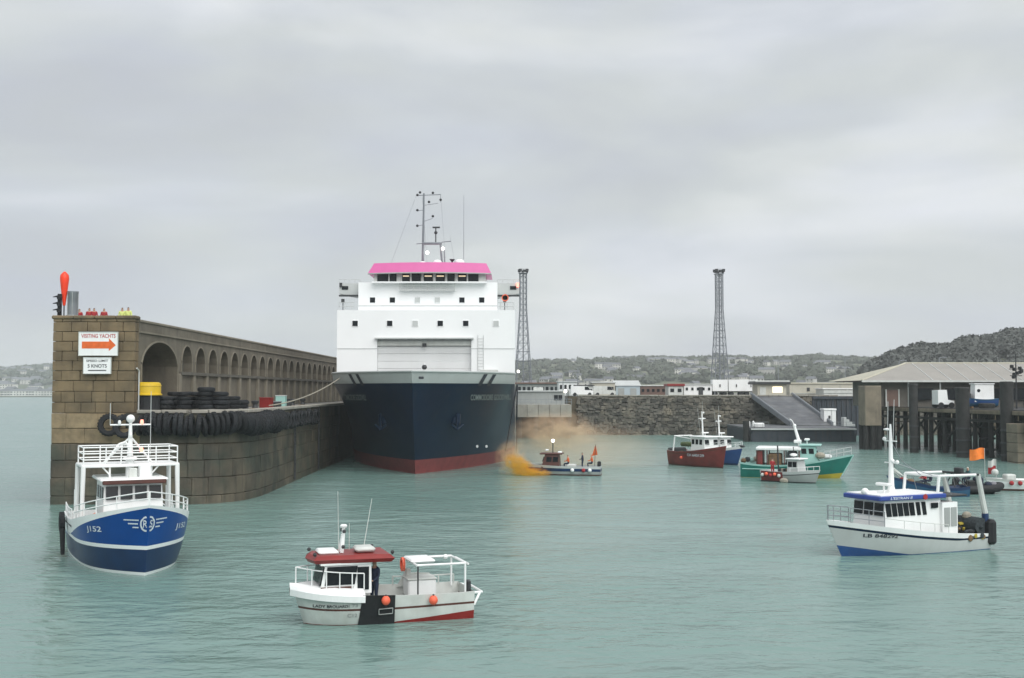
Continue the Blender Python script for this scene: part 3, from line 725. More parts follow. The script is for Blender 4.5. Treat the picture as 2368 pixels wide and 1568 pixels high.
# pink roof: sloping visor all round
vx0, vx1, wx0, wx1 = fx(849, d3), fx(1136, d3), fx(862, d3), fx(1124, d3)
zv0, zv1 = fz(632, d3), fz(607, d3)
def ringp(xa, xb, ya, yb, z, bow): 
    c = (xa + xb) / 2; P = []
    for k in range(9): t = k / 8; x = lerp(xa, xb, t); P.append((x, ya - bow * (1 - (2 * t - 1) ** 2), z + .10 * (1 - (2 * t - 1) ** 2)))
    return P + [(xb, yb, z), (xa, yb, z)]
mb = MB(); r0, r1_ = ringp(vx0, vx1, y3 + .15, y3 + 8.0, zv0, .35), ringp(wx0, wx1, y3 + .9, y3 + 7.6, zv1, .3)
n_ = len(r0)
mb.add(r0 + r1_, [(i, (i + 1) % n_, n_ + (i + 1) % n_, n_ + i) for i in range(n_)] + [tuple(n_ + i for i in range(n_)), tuple(range(n_))[::-1]])
roof = mb.build('pink_roof', M['pink'], ferry); roof['label'] = 'sloping pink visor roof over the bridge'
mb = MB(); 
for p, q in zip(r0, r0[1:9]): mb.tube((p[0], p[1] - .02, p[2] - .05), (q[0], q[1] - .02, q[2] - .05), .09, n=6)
mb.build('roof_lip', M['grey'], roof)
# bridge front ledge: pair of pale wash lines
MB().box(((fx(925, d2) + fx(1052, d2)) / 2, y2 - .35, fz(672, d2)), (fx(1052, d2) - fx(925, d2), .7, .12)).build('catwalk', M['palegrey'], uh)
mb = MB()
for zz_ in (.5, 1.0): mb.tube((fx(925, d2), y2 - .65, fz(672, d2) + zz_), (fx(1052, d2), y2 - .65, fz(672, d2) + zz_), .03, n=5)
for i in range(9): x = lerp(fx(925, d2), fx(1052, d2), i / 8); mb.tube((x, y2 - .65, fz(672, d2)), (x, y2 - .65, fz(672, d2) + 1), .03, n=5)
mb.build('catwalk_rail', M['offwhite'], uh)
for s, pa, pb in ((-1, 780, 829), (1, 1150, 1201)):
    xa, xb = fx(pa, d2), fx(pb, d2); z0, z1 = fz(684, d2), fz(653, d2)
    out_, inn = (xa, xb) if s < 0 else (xb, xa)
    wg = MB().add([Vector((x, y, z)) for y in (y2 + 1.2, y2 + 3.6) for x, z in ((inn, z0 - .1), (out_, z0 + .35), (out_, z1), (inn, z1))], [(0, 1, 2, 3), (7, 6, 5, 4), (0, 4, 5, 1), (1, 5, 6, 2), (2, 6, 7, 3), (3, 7, 4, 0)]).build('bridge_wing', M['palegrey'], ferry)
    MB().box(((inn + out_) / 2, y2 + 1.1, z0 + .1), (abs(xb - xa), .3, .2)).build('wing_beam', M['dark'], wg)
    MB().box((lerp(inn, out_, .72), y2 + 1.16, (z0 + z1) / 2 + .25), (.75, .06, .42)).build('wing_window', M['glass'], wg)
    mb = MB(); mb.tube((inn, y2 + 1.25, z1 + .45), (out_, y2 + 1.25, z1 + .45), .03, n=5)
    for k in range(5): x = lerp(inn, out_, k / 4); mb.tube((x, y2 + 1.25, z1), (x, y2 + 1.25, z1 + .45), .03, n=5)
    mb.build('wing_rail', M['palegrey'], wg)
    MB().box((out_ - s * .2, y2 + 1.1, z1 - .2), (.3, .3, .5)).build('side_light', M['redlamp'] if s > 0 else M['dark'], wg)
# mast and aerials above the roof
d4 = d3 + 3.5; y4 = y3 + 3.5
def mz(py): return fz(py, d4)
def mx(px): return fx(px, d4)
ms = MB().tube((mx(977), y4, zv1), (mx(979), y4, mz(447)), .17, .09).build('mast', M['towersteel'], ferry)
mb = MB().tube((mx(1022), y4, zv1), (mx(1018), y4, mz(565)), .12).tube((mx(975), y4, mz(563)), (mx(1021), y4, mz(563)), .16).tube((mx(962), y4, mz(564)), (mx(975), y4, mz(563)), .05, n=5).tube((mx(1021), y4, mz(560)), (mx(1042), y4, mz(558)), .06, n=5)
mb.tube((mx(1028), y4, zv1), (mx(1026), y4, mz(575)), .06); mb.build('mast_frame', M['towersteel'], ms)
mb = MB().tube((mx(1007), y4, mz(563)), (mx(1007), y4, mz(526)), .07).box((mx(1008), y4, mz(526)), (.9, .2, .18)).ball((mx(1007), y4, mz(538)), .22, 8); mb.build('radar_scanner', M['dark'], ms)
mb = MB().tube((mx(962), y4, mz(452)), (mx(1018), y4, mz(450)), .05, n=5).tube((mx(1018), y4, mz(450)), (mx(1018), y4, mz(468)), .03, n=5).tube((mx(963), y4, mz(523)), (mx(977), y4, mz(520)), .035, n=5).tube((mx(963), y4, mz(488)), (mx(977), y4, mz(486)), .035, n=5).tube((mx(979), y4, mz(475)), (mx(1012), y4, mz(470)), .03, n=5).tube((mx(979), y4, mz(512)), (mx(1000), y4, mz(505)), .03, n=5); mb.build('yard', M['towersteel'], ms)
for q in ((970, 445), (1000, 446), (964, 451), (991, 467), (964, 486), (964, 522), (1018, 462), (1000, 500)):
    MB().ball((mx(q[0]), y4, mz(q[1])), .17, 8).build('mast_light', M['dark'], ms)
for q in ((988, 585), (1024, 576)): MB().ball((mx(q[0]), y4 - .4, mz(q[1])), .20, 10).build('white_light', M['lamp'], ms)
mb = MB()
for px in (962, 975, 1018, 1040): mb.tube((mx(px), y4, mz(450 if px < 1030 else 545)), (mx(px + (-62 if px < 970 else 12)), y4 + .5, zv1), .012, n=4)
mb.build('stay_wire', M['steel'], ms)
MB().tube((mx(1072), y4, mz(600)), (mx(1072), y4, mz(450)), .045, .02, 6).build('whip_aerial', M['steel'], ferry)
for px, r_ in ((1063, .55), (1012, .5), (978, .35)):
    MB().ball((mx(px), y4 - .8, zv1 + r_ * .55), r_, 14, sq=(1.1, 1.1, .75)).build('radome', M['ship_white'], ferry, smooth=True)
MB().lathe([(.05, -.5), (.1, -.1), (.32, .15), (.32, .2)], c=(mx(1046), y4 - .8, zv1 + .5), n=10).build('horn', M['dark'], ferry)
# gear on the fore deck
for px, nm, k in ((877, 'mooring_winch', 'dark'), (1082, 'mooring_winch', 'rust')):
    x = fx(px, DS + 10); w_ = MB().cbox((x, 9, 9.7), (1.1, .9, .6), .05).build(nm, M['grey'], ferry); MB().tube((x - .5, 9, 10.2), (x + .5, 9, 10.2), .38, n=12).build('drum', M[k], w_)
bt = MB(); xs_ = [fx(q, DS + 4) for q in (925, 945, 960, 992, 1010, 1028)]
for x in xs_: MB().lathe([(.2, 9.4), (.16, 9.6), (.16, 10.45), (.26, 10.5), (.26, 10.62)], c=(x, 5, 0), n=10).build('bollard', M['dark'], ferry)
jm = MB().tube((fx(978, DS - 2), 0, 9.4), (fx(978, DS - 2), 0, 11.4), .09).build('jack_staff', M['ship_white'], ferry); MB().ball((fx(978, DS - 2), 0, 11.0), .28, 8).build('forward_light', M['dark'], jm)
MB().cbox((fx(1132), D1 - .5, 10.2), (2.0, .8, 1.6), .05).build('deck_locker', M['offwhite'], ferry)
MB().cbox((fx(977, DS - 3), fy0(10) - .05, 9.85), (.5, .2, .25), .04).build('fairlead', M['ink'], hull)
mb = MB()
for px in (1105, 1118): mb.tube((fx(px), D1 - .03, zd0), (fx(px), D1 - .1, zd1 + .4), .03, n=5)
for i in range(12): mb.tube((fx(1105), D1 - .1, zd0 + i * .36), (fx(1118), D1 - .1, zd0 + i * .36), .02, n=5)
mb.build('wall_ladder', M['palegrey'], lh)
# mooring lines
def rope(name, label, p, q, sag, r=.04, n=14, mat='rope'):
    p, q = Vector(p), Vector(q); o = p.copy(); mb = MB()
    pts = [p.lerp(q, i / n) - Vector((0, 0, sag * 4 * (i / n) * (1 - i / n))) - o for i in range(n + 1)]
    mb.path(pts, r); return tag(mb.build(name, M[mat], loc=o), label, 'rope')
pq, tq, nq = on_edge(26.0)
rope('mooring_rope', 'pale mooring rope rising from the quay to the ferry bow', (pq.x - .9, pq.y, QZ + .4), (FX - 8.5, DS + 4.2, 9.9), .5, .055)
rope('mooring_rope', 'dark mooring rope hanging down the right side of the ferry bow', (FX + fhb(17, 9.6) + .2, DS + 13, 9.3), (A(1169, 1042, DS + 14).x, DS + 14, A(1169, 1042, DS + 14).z), .05, .08, mat='ink')
rope('mooring_rope', 'second dark rope beside the first on the right side of the ferry', (FX + BF + .25, DS + 18, 9.3), (FX + BF + .15, DS + 22, 1.0), .0, .09, mat='ink')

# ================================================================== tyres and gear on the quay
def tyre_mesh(r, wd):
    prof = []
    for a_ in range(0, 13):
        an = -math.pi * .95 / 2 * 1 + a_ * (math.pi * .95) / 12
        prof.append((r - .10 + .10 * math.cos(an), wd / 2 * math.sin(an) / math.sin(math.pi * .475)))
    prof = [(r * .55, -wd * .42)] + [(r * .8, -wd * .5)] + prof + [(r * .8, wd * .5), (r * .55, wd * .42), (r * .55, -wd * .42)]
    mb = MB().lathe(prof, n=22); mb.f = mb.f[:-2]; mb.m = mb.m[:-2]
    for i in range(22):                                   # tread lugs
        an = 2 * math.pi * (i + .5) / 22; c = Vector(((r + .005) * math.cos(an), (r + .005) * math.sin(an), 0)); mb.box(c, (.03, .09, wd * .55), rz=an)
    return mb.mesh('tyre', M['tyre'], True)
TY = [tyre_mesh(.62, .33), tyre_mesh(.66, .36), tyre_mesh(.58, .30)]
rn = random.Random(21)
for si, (px, cnt, d, lab) in enumerate(((428, 4, 88.6, 'nearest the yellow drum'), (476, 5, 88.2, 'tallest'), (511, 4, 88.4, 'beside the tallest stack'), (537, 3, 90.2, 'low and farthest along'), (381, 3, 87.6, 'low stack right beside the yellow drum'), (404, 4, 89.8, 'behind the first stack'), (452, 4, 89.9, 'set back between the two tall stacks'), (494, 4, 90.0, 'set back behind the tallest one'), (556, 2, 92.5, 'of only two tyres'))):
    p = A(px, 950, d); p.x = min(p.x, on_edge(14)[0].x - .9)
    for k in range(cnt):
        o = link('tyre', TY[k % 3], None, (A(px, 950, d).x + rn.uniform(-.05, .05), d + rn.uniform(-.05, .05), QZ + .26 + .17 + k * .34), rot=(rn.uniform(-.03, .03), rn.uniform(-.03, .03), rn.uniform(0, 3)))
        tag(o, ('black tyre in the %s quay stack' % lab if lab == 'tallest' else 'black tyre in the quay stack %s' % lab if 'stack' not in lab else 'black tyre in the quay stack, %s' % lab), 'tyre', 'tyres stacked on the quay')
s = 4.6; i = 0
while s < 22.5:                                          # roll of tyres threaded along the wall
    p, tg, nr = on_edge(s); zq = QZ - .80 - .1 * math.sin(s * 1.3)
    ax = Vector((tg.x + rn.uniform(-.2, .2), tg.y + rn.uniform(-.2, .2), rn.uniform(-.22, .22))).normalized(); zq += rn.uniform(-.10, .06)
    if i < 2: ax = Vector((nr.x, nr.y, .1))
    r_ = 1.34 if i >= 2 else 1.35
    o = link('tyre', TY[i % 3], None, (p.x + nr.x * .66, p.y + nr.y * .66, zq), rot=ax.to_track_quat('Z', 'Y').to_euler(), scale=(r_, r_, 1))
    tag(o, 'black tyre in the roll slung along the quay wall' if i >= 2 else 'black tyre hung flat against the wall at the start of the roll', 'tyre', 'tyres slung along the quay wall')
    s += .36 if i >= 2 else 1.2; i += 1
s = 23.4
while s < 46:
    p, tg, nr = on_edge(s); ax = Vector((nr.x, nr.y, rn.uniform(-.1, .15)))
    o = link('tyre', TY[i % 3], None, (p.x + nr.x * .27, p.y + nr.y * .27, QZ - .95 + rn.uniform(-.15, .1)), rot=ax.to_track_quat('Z', 'Y').to_euler(), scale=(1.15, 1.15, 1.3))
    tag(o, 'black tyre hanging flat on the wall between the roll and the ferry', 'tyre', 'tyres hanging flat on the wall')
    s += rn.uniform(1.25, 1.5); i += 1
p = A(342, 950, 86.7)
t = thing('yellow_drum', 'yellow round drum fender standing on dark base on the quay', 'drum', (p.x, 86.7, QZ))
z0, z1, z2 = .0, A(342, 914, 86.7).z - QZ, A(342, 884, 86.7).z - QZ
MB().lathe([(.9, 0), (.9, z1 * .95), (.85, z1)], n=20).build('base', M['black'], t)
MB().lathe([(1.04, z1), (1.04, z1 + .1), (.95, z1 + .14), (.95, z2 - .25), (.92, z2 - .08), (.78, z2)], n=24).build('drum', M['yellow'], t, smooth=True)
MB().lathe([(.97, z2 - .3), (1.0, z2 - .27), (.97, z2 - .22)], n=24).build('rim', M['yellow'], t)
def crate(name, label, cat, px, d, wd, dp, ht, mat, lidm, grp=None):
    t = thing(name, label, cat, (A(px, 930, d).x, d, QZ), random.uniform(-.2, .2), grp)
    MB().cbox((0, 0, ht / 2), (wd, dp, ht), .04).build('body', M[mat], t); MB().cbox((0, 0, ht), (wd * 1.06, dp * 1.06, .1), .02).build('lid', M[lidm], t)
crate('red_bin', 'red square bin on the quay near the ferry', 'bin', 616, 112, 1.1, 1.0, 1.0, 'red', 'red')
crate('grey_crate', 'dark grey crate beside the red bin on the quay', 'crate', 634, 114, 1.2, 1.0, .6, 'dark', 'steel')
crate('dark_crate', 'small dark crate on the quay close to the ferry bow', 'crate', 662, 121, 1.0, 1.0, .8, 'dark', 'dark')
crate('green_box', 'pale green box standing on the quay', 'box', 650, 118, 1.0, .9, 1.2, 'mint', 'palegrey')
for i, (px, d) in enumerate(((568, 101), (590, 106), (676, 126), (700, 133))):
    t = thing('quay_bollard', ('iron mooring bollard at the near end of the quay rope', 'iron bollard between the rope and the red bin', 'iron bollard just beyond the dark crate', 'farthest iron bollard, close by the ferry hull')[i], 'bollard', (A(px, 930, d).x, d, QZ), 0, 'bollards on the quay')
    MB().lathe([(.35, 0), (.28, .12), (.22, .4), (.36, .62), (.36, .74), (.1, .8)], n=14).build('post', M['dark'], t, smooth=True); MB().cbox((0, 0, .04), (.9, .9, .08), .02).build('base_plate', M['rust'], t)
# ================================================================== boats
def person_mesh(pose):
    J = {'stand': dict(pel=(0, 0, .92), spine=(0, 0, 1.15), chest=(.0, 0, 1.38), neck=(.01, 0, 1.52), head=(.03, 0, 1.62), crown=(.02, 0, 1.76),
                       hl=(0, .10, .88), kl=(.04, .11, .50), al=(-.02, .11, .09), tl=(.13, .12, .04), sl=(0, .19, 1.42), el=(.06, .25, 1.15), wl=(.26, .20, 1.02), fl=(.35, .18, 1.02)),
         'sit': dict(pel=(0, 0, .48), spine=(.0, 0, .72), chest=(.04, 0, .96), neck=(.06, 0, 1.10), head=(.09, 0, 1.20), crown=(.08, 0, 1.34),
                     hl=(.05, .10, .46), kl=(.46, .13, .46), al=(.42, .13, .09), tl=(.56, .14, .04), sl=(.04, .19, 1.0), el=(.16, .24, .76), wl=(.38, .18, .70), fl=(.46, .16, .72))}[pose]
    rad = dict(pel=.155, spine=.15, chest=.165, neck=.06, head=.095, crown=.075, h=.10, k=.07, a=.05, t=.045, s=.075, e=.052, w=.036, f=.03)
    names, vs, es, rs = [], [], [], []
    def nd(n, p, r): names.append(n); vs.append(p); rs.append(r); return len(vs) - 1
    ids = {k: nd(k, J[k], rad[k]) for k in ('pel', 'spine', 'chest', 'neck', 'head', 'crown')}
    es += [(ids[a_], ids[b_]) for a_, b_ in zip(('pel', 'spine', 'chest', 'neck', 'head'), ('spine', 'chest', 'neck', 'head', 'crown'))]
    for sg in (1, -1):
        def mir(p): return (p[0], p[1] * sg, p[2])
        pr = ids['pel']
        for k in ('hl', 'kl', 'al', 'tl'): q = nd(k, mir(J[k]), rad[k[0]]); es.append((pr, q)); pr = q
        pr = ids['chest']
        for k in ('sl', 'el', 'wl', 'fl'): q = nd(k, mir(J[k]), rad[k[0]]); es.append((pr, q)); pr = q
    me = bpy.data.meshes.new('body'); me.from_pydata(vs, es, []); o = bpy.data.objects.new('body_tmp', me); col.objects.link(o)
    md = o.modifiers.new('skin', 'SKIN'); md.use_smooth_shade = True
    for i, r_ in enumerate(rs): me.skin_vertices[0].data[i].radius = (r_, r_); 
    me.skin_vertices[0].data[0].use_root = True
    o.modifiers.new('sub', 'SUBSURF').levels = 1
    dg = bpy.context.evaluated_depsgraph_get(); ev = o.evaluated_get(dg); m2 = bpy.data.meshes.new_from_object(ev)
    for _ in range(4): m2.materials.append(None)
    P = [Vector(v) for v in vs]
    def kind(c):
        i = min(range(len(P)), key=lambda k: (P[k] - c).length); n = names[i]
        if n in ('head', 'neck'): return 0
        if n == 'crown': return 3
        if n == 'fl': return 0
        if n in ('hl', 'kl', 'al', 'pel'): return 2
        if n == 'tl': return 3
        return 1
    for f in m2.polygons: f.material_index = kind(f.center); f.use_smooth = True
    bpy.data.objects.remove(o); return m2
PM = {k: person_mesh(k) for k in ('stand', 'sit')}
def person(label, pose, loc, rz, jacket, legs, hat='hair', scale=1.0):
    me = PM[pose].copy(); me.name = 'body'
    for i, k in enumerate(('skin', jacket, legs, hat)): me.materials[i] = M[k]
    o = link('person', me, None, loc, rz); o.scale = (scale,) * 3
    return tag(o, label, 'person')

for px, py, jk, ht_, lb in ((163, 719, 'navycloth', 'hair', 'person in dark jacket on the tower roof by the grey cylinder'), (184, 713, 'redcloth', 'hair', 'person in red jacket on the tower roof right of the grey cylinder'),
        (207, 711, 'redcloth', 'hair', 'left one of the red jacketed pair in the middle of the tower roof'), (218, 711, 'redcloth', 'hair', 'right one of the red jacketed pair in the middle of the tower roof'),
        (241, 712, 'redcloth', 'hair', 'person in red jacket on the tower roof nearest the yellow jackets'), (283, 710, 'hivis', 'hair', 'person in yellow jacket at the right of the tower roof, the left one'), (297, 709, 'hivis', 'hair', 'person in yellow jacket at the right corner of the tower roof')):
    pp = A(px, py, 86.55); person(lb, 'stand', (pp.x, 86.55, 13.2), R(-75), jk, 'navycloth', ht_, (pp.z - 13.2) / 1.80)
class Hull:
    def __init__(s, L, B, za, zm, zb, over=.8, zk=-.6, tm=.45, nose=2.2, stern=.85, pm_=.2, pb=.75, g=4):
        s.L, s.B, s.z3, s.over, s.zk, s.tm, s.nose, s.stern, s.pm, s.pb, s.g = L, B, (za, zm, zb), over, zk, tm, nose, stern, pm_, pb, g
    def zs(s, t): a, m, b = s.z3; return a * (2 * (t - .5) * (t - 1)) + m * (4 * t * (1 - t)) + b * (2 * t * (t - .5))
    def bs(s, t): return s.B / 2 * (s.stern + (1 - s.stern) * math.sin(math.pi / 2 * t / s.tm)) if t < s.tm else s.B / 2 * (1 - ((t - s.tm) / (1 - s.tm)) ** s.nose) + .02
    def pt(s, t, z, side, off=0):
        zs = s.zs(t); u = max(0, (z - s.zk) / (zs - s.zk)); p = lerp(s.pm, s.pb, t ** 2.2)
        y = s.bs(t) * u ** p
        x = -s.L / 2 + s.L * t + s.over * max(-.15, z / s.z3[2]) * t ** s.g
        return Vector((x, side * (y + off), z))
    def build(s, parent, bands, deck=.55, name='hull', N=26, rail=None, inner='white', dmat='deck'):
        # bands: list of (level function of t, material of the band above it); the last level is the sheer
        mats = []; mb = MB()
        lv = [lambda t: s.zk] ; bm_ = [bands[0][1]]
        for k in range(len(bands)):
            f0 = bands[k][0] if k else (lambda t: s.zk); f1 = bands[k + 1][0] if k + 1 < len(bands) else s.zs
            for q in (1, 2): lv.append(lambda t, f0=f0, f1=f1, q=q: lerp(f0(t), f1(t), q / 2)); bm_.append(bands[k][1])
        def mi(m): 
            if m not in mats: mats.append(m)
            return mats.index(m)
        for sd in (-1, 1):
            o = len(mb.v)
            for f in lv: mb.v += [tuple(s.pt(i / N, min(f(i / N), s.zs(i / N)), sd)) for i in range(N + 1)]
            for k in range(len(lv) - 1):
                for i in range(N): q = o + k * (N + 1) + i; mb.f.append((q, q + 1, q + N + 2, q + N + 1)); mb.m.append(mi(bm_[k + 1]))
            o2 = len(mb.v)                              # inside of the bulwark
            for i in range(N + 1): p = s.pt(i / N, s.zs(i / N), sd); mb.v.append((p.x, sd * max(0, abs(p.y) - .07), p.z))
            for i in range(N + 1): p = s.pt(i / N, s.zs(i / N) - deck - .02, sd); mb.v.append((p.x - (.06 if i == N else 0), sd * max(0, abs(p.y) - .10), p.z))
            top = o + (len(lv) - 1) * (N + 1)
            for i in range(N):
                mb.f.append((top + i, top + i + 1, o2 + i + 1, o2 + i)); mb.m.append(mi(rail or inner))
                mb.f.append((o2 + i, o2 + i + 1, o2 + N + 2 + i, o2 + N + 1 + i)); mb.m.append(mi(inner))
        nl = len(lv); a, b = 0, nl * (N + 1) + 2 * (N + 1)          # transom
        for k in range(nl - 1): mb.f.append((a + k * (N + 1), a + (k + 1) * (N + 1), b + (k + 1) * (N + 1), b + k * (N + 1))); mb.m.append(mi(bm_[k + 1]))
        for k in range(nl - 1): mb.f.append((a + k * (N + 1) + N, a + (k + 1) * (N + 1) + N, b + (k + 1) * (N + 1) + N, b + k * (N + 1) + N)); mb.m.append(mi(bm_[k + 1]))
        h = mb.build(name, [M[m] for m in mats], parent, smooth=True)
        db = MB()
        for i in range(N):
            P = [s.pt(q / N, s.zs(q / N) - deck, sd) for q in (i, i + 1) for sd in (-1, 1)]
            Q = [Vector((p.x - .05, math.copysign(max(0, abs(p.y) - .06), p.y), p.z)) for p in P]
            db.add([Q[0], Q[2], Q[3], Q[1]], [(0, 1, 2, 3)])
        db.build('deck', M[dmat], parent); s.obj = h; return h
    def rail(s, parent, t0, t1, ht, n, name='rail', mat='white', r=.025, rows=2, inset=.08, side=(-1, 1), base=0.):
        mb = MB()
        for sd in side:
            P = [s.pt(lerp(t0, t1, i / n), s.zs(lerp(t0, t1, i / n)), sd, -inset) + Vector((0, 0, base)) for i in range(n + 1)]
            for k in range(1, rows + 1): mb.path([p + Vector((0, 0, ht * k / rows)) for p in P], r, 5)
            for p in P[::2]: mb.tube(p, p + Vector((0, 0, ht)), r, n=5)
        return mb.build(name, M[mat], parent)
    def text(s, body, t0, z0, wd, ht, side, mat, shear=0., slope=0.):
        me = fit(text_mesh(body, .4, mat, shear), wd, ht)
        bm = bmesh.new(); bm.from_mesh(me); bmesh.ops.triangulate(bm, faces=bm.faces)
        for v in bm.verts:
            t = t0 + v.co.x / s.L * (1 if side < 0 else -1)
            p = s.pt(min(.999, max(0, t)), z0 + v.co.y + slope * v.co.x, side, .025); v.co = p
        bm.to_mesh(me); bm.free(); return link('lettering', me, s.obj)

def place(name, label, cat, bow, stern, group=None):
    p, q = W(*bow), W(*stern); d = p - q
    t = thing(name, label, cat, (p + q) / 2, math.atan2(d.y, d.x), group); return t, d.length
def to_local(t, p): return Matrix.Rotation(-t.rotation_euler.z, 4, 'Z') @ (Vector(p) - t.location)
def cab(parent, x0, x1, wd, z0, z1, mat='white', rake=(.15, 0.), taper=.9, name='wheelhouse'):
    # cabin: front at x1, raked front and back; top narrower
    h0, h1 = wd / 2, wd / 2 * taper
    return MB().add([(x0, -h0, z0), (x1, -h0, z0), (x1, h0, z0), (x0, h0, z0), (x0 + rake[1], -h1, z1), (x1 - rake[0], -h1, z1), (x1 - rake[0], h1, z1), (x0 + rake[1], h1, z1)], [(3, 2, 1, 0), (4, 5, 6, 7), (0, 1, 5, 4), (1, 2, 6, 5), (2, 3, 7, 6), (3, 0, 4, 7)]).build(name, M[mat], parent)
def side_window(parent, x0, x1, y, z0, z1, slant=0., mat='glass', frame='white'):
    c = ((x0 + x1) / 2, y, (z0 + z1) / 2); sg = 1 if y > 0 else -1
    o = MB().add([(x0 + dx, q, z) for q in (-.02 * sg, .03 * sg) for dx, z in ((-c[0], z0 - c[2]), (x1 - x0 - c[0], z0 - c[2]), (x1 - x0 - c[0] + slant, z1 - c[2]), (-c[0] + slant, z1 - c[2]))], [(0, 1, 2, 3), (4, 5, 6, 7), (0, 1, 5, 4), (1, 2, 6, 5), (2, 3, 7, 6), (3, 0, 4, 7)]).build('window', M[mat], parent, loc=c)
    return o
def front_window(parent, x, y0, y1, z0, z1, rake=0., mat='glass'):
    c = (x, (y0 + y1) / 2, (z0 + z1) / 2); hy, hz = abs(y1 - y0) / 2, (z1 - z0) / 2
    return MB().add([(dx + (rake if sz < 0 else -rake) , sy * hy, sz * hz) for dx in (-.02, .03) for sy, sz in ((-1, -1), (1, -1), (1, 1), (-1, 1))], [(0, 1, 2, 3), (4, 5, 6, 7), (0, 1, 5, 4), (1, 2, 6, 5), (2, 3, 7, 6), (3, 0, 4, 7)]).build('window', M[mat], parent, loc=c)
def buoy(label, loc, r, grp, mat='orange'):
    t = thing('buoy', label, 'buoy', loc, 0, grp)
    MB().ball((0, 0, 0), r, 16, sq=(1, 1, 1.08)).build('float', M[mat], t, smooth=True); MB().tube((0, 0, r * .95), (0, 0, r * 1.3), r * .22).build('eye', M['dark'], t); return t

# ---- 1 blue trawler, bow on, in front of the tower
bowp = W(335, 1331); hd = R(-63.0); LT = 10.5
t = thing('blue_trawler', 'blue and white trawler with winged bow emblem heading out below the tower', 'fishing boat', bowp - Vector((math.cos(hd), math.sin(hd), 0)) * LT / 2, hd)
hb = Hull(LT, 5.35, 2.1, 2.2, 3.32, over=1.0, zk=-.9, tm=.50, nose=3.2, stern=.95, pm_=.08, pb=.36)
hb.build(t, [(None, 'white'), (lambda x: .14, 'darkblue'), (lambda x: 1.12 + .10 * x, 'white'), (lambda x: 1.30 + .10 * x, 'blue'), (lambda x: hb.zs(x) - .13 - 1.0 * max(0, 1 - x) ** 1.15, 'white')], deck=.75, rail='white')
hb.text('J152', .80, 2.02, .95, .34, -1, 'letter_white', slope=.05); hb.text('J152', .83, 2.02, .95, .34, 1, 'letter_white', slope=-.05)
# emblem on the stem: ring, monogram and three feathered bars each side, wrapped round the bow
def bow_point(a, z, off=.03):                      # a: metres round the bow from the stem (+ port)
    sd = 1 if a >= 0 else -1; tt = 1.0; acc = 0; p = hb.pt(1, z, sd, off)
    while acc < abs(a): tt -= .002; q = hb.pt(tt, z, sd, off); acc += (q - p).length; p = q
    return p
mb = MB(); nseg = 24
for i in range(nseg):
    a0, a1 = 2 * math.pi * i / nseg, 2 * math.pi * (i + 1) / nseg
    mb.add([bow_point(r_ * math.cos(a_), 2.44 + r_ * 1.05 * math.sin(a_)) for r_, a_ in ((.27, a0), (.27, a1), (.35, a1), (.35, a0))], [(0, 1, 2, 3)])
mb.build('emblem_ring', M['letter_white'], hb.obj)
mono = fit(text_mesh('RS', .3, 'letter_white'), .40, .36)
for v in mono.vertices: v.co = bow_point(v.co.x, 2.44 + v.co.y)
link('emblem_monogram', mono, hb.obj)
for k, (z, w0, w1) in enumerate(((2.60, .42, 1.25), (2.43, .46, 1.0), (2.26, .40, .74))):
    for sd in (-1, 1):
        mb = MB(); n_ = 6
        for i in range(n_):
            a0, a1 = lerp(w0, w1, i / n_), lerp(w0, w1, (i + 1) / n_)
            mb.add([bow_point(sd * a_, z + dz_) for a_, dz_ in ((a0, -.035), (a1, -.03 + .012), (a1, .03), (a0, .035))], [(0, 1, 2, 3)])
        mb.build('emblem_bar', M['letter_white'], hb.obj)
hb.rail(t, .55, .995, .62, 10, 'bow_rail', 'white', .03, 2)
hb.rail(t, .02, .40, .5, 8, 'side_rail', 'white', .03, 2)
for sd in (-1, 1):
    MB().add([hb.pt(a, z, sd, .03) for a, z in ((.02, 1.62), (.45, 1.74), (.45, 1.84), (.02, 1.72))], [(0, 1, 2, 3)]).build('rubbing_stripe', M['ink'], hb.obj)
wh = cab(t, -1.3, 1.7, 2.9, 1.4, 4.08, 'white', (.25, 0), .94)
for y in (-1.02, -.34, .34, 1.02): front_window(wh, 1.58, y - .28, y + .28, 3.22, 3.85, .06)
for sd in (-1, 1):
    for x in (-.9, -.1, .7): side_window(wh, x, x + .6, sd * 1.40, 3.2, 3.8)
MB().cbox((.15, 0, 4.16), (3.5, 3.2, .16), .06).build('roof', M['white'], wh); MB().cbox((1.85, 0, 4.07), (.12, 3.0, .22), .03).build('roof_visor', M['brown'], wh)
gz = 4.8
mb = MB().cbox((-.6, 0, gz), (2.6, 4.7, .14), .03); mb.build('shelter_top', M['white'], t)
for sx, sy in ((.6, 1), (.6, -1), (-1.8, 1), (-1.8, -1)): MB().tube((sx, sy * 2.3, 1.9), (sx, sy * 2.25, gz), .10, .12).build('shelter_leg', M['white'], t)
for sy in (1, -1): MB().tube((.5, sy * 1.0, 3.6), (.5, sy * 1.0, gz), .05).tube((.5, sy * 1.35, gz - .05), (.5, sy * 1.0, gz - .45), .04).build('shelter_strut', M['white'], t)
mb = MB()
for zz_ in (.32, .62, .92):
    mb.path([(-1.7, -2.25, gz + zz_), (.6, -2.25, gz + zz_), (.6, 2.25, gz + zz_), (-1.7, 2.25, gz + zz_), (-1.7, -2.25, gz + zz_)], .032, 5)
for y in (-2.25, -1.2, 1.2, 2.25): mb.tube((.6, y, gz), (.6, y, gz + .92), .035, n=5).tube((-1.7, y, gz), (-1.7, y, gz + .92), .035, n=5)
mb.build('shelter_rail', M['white'], t)
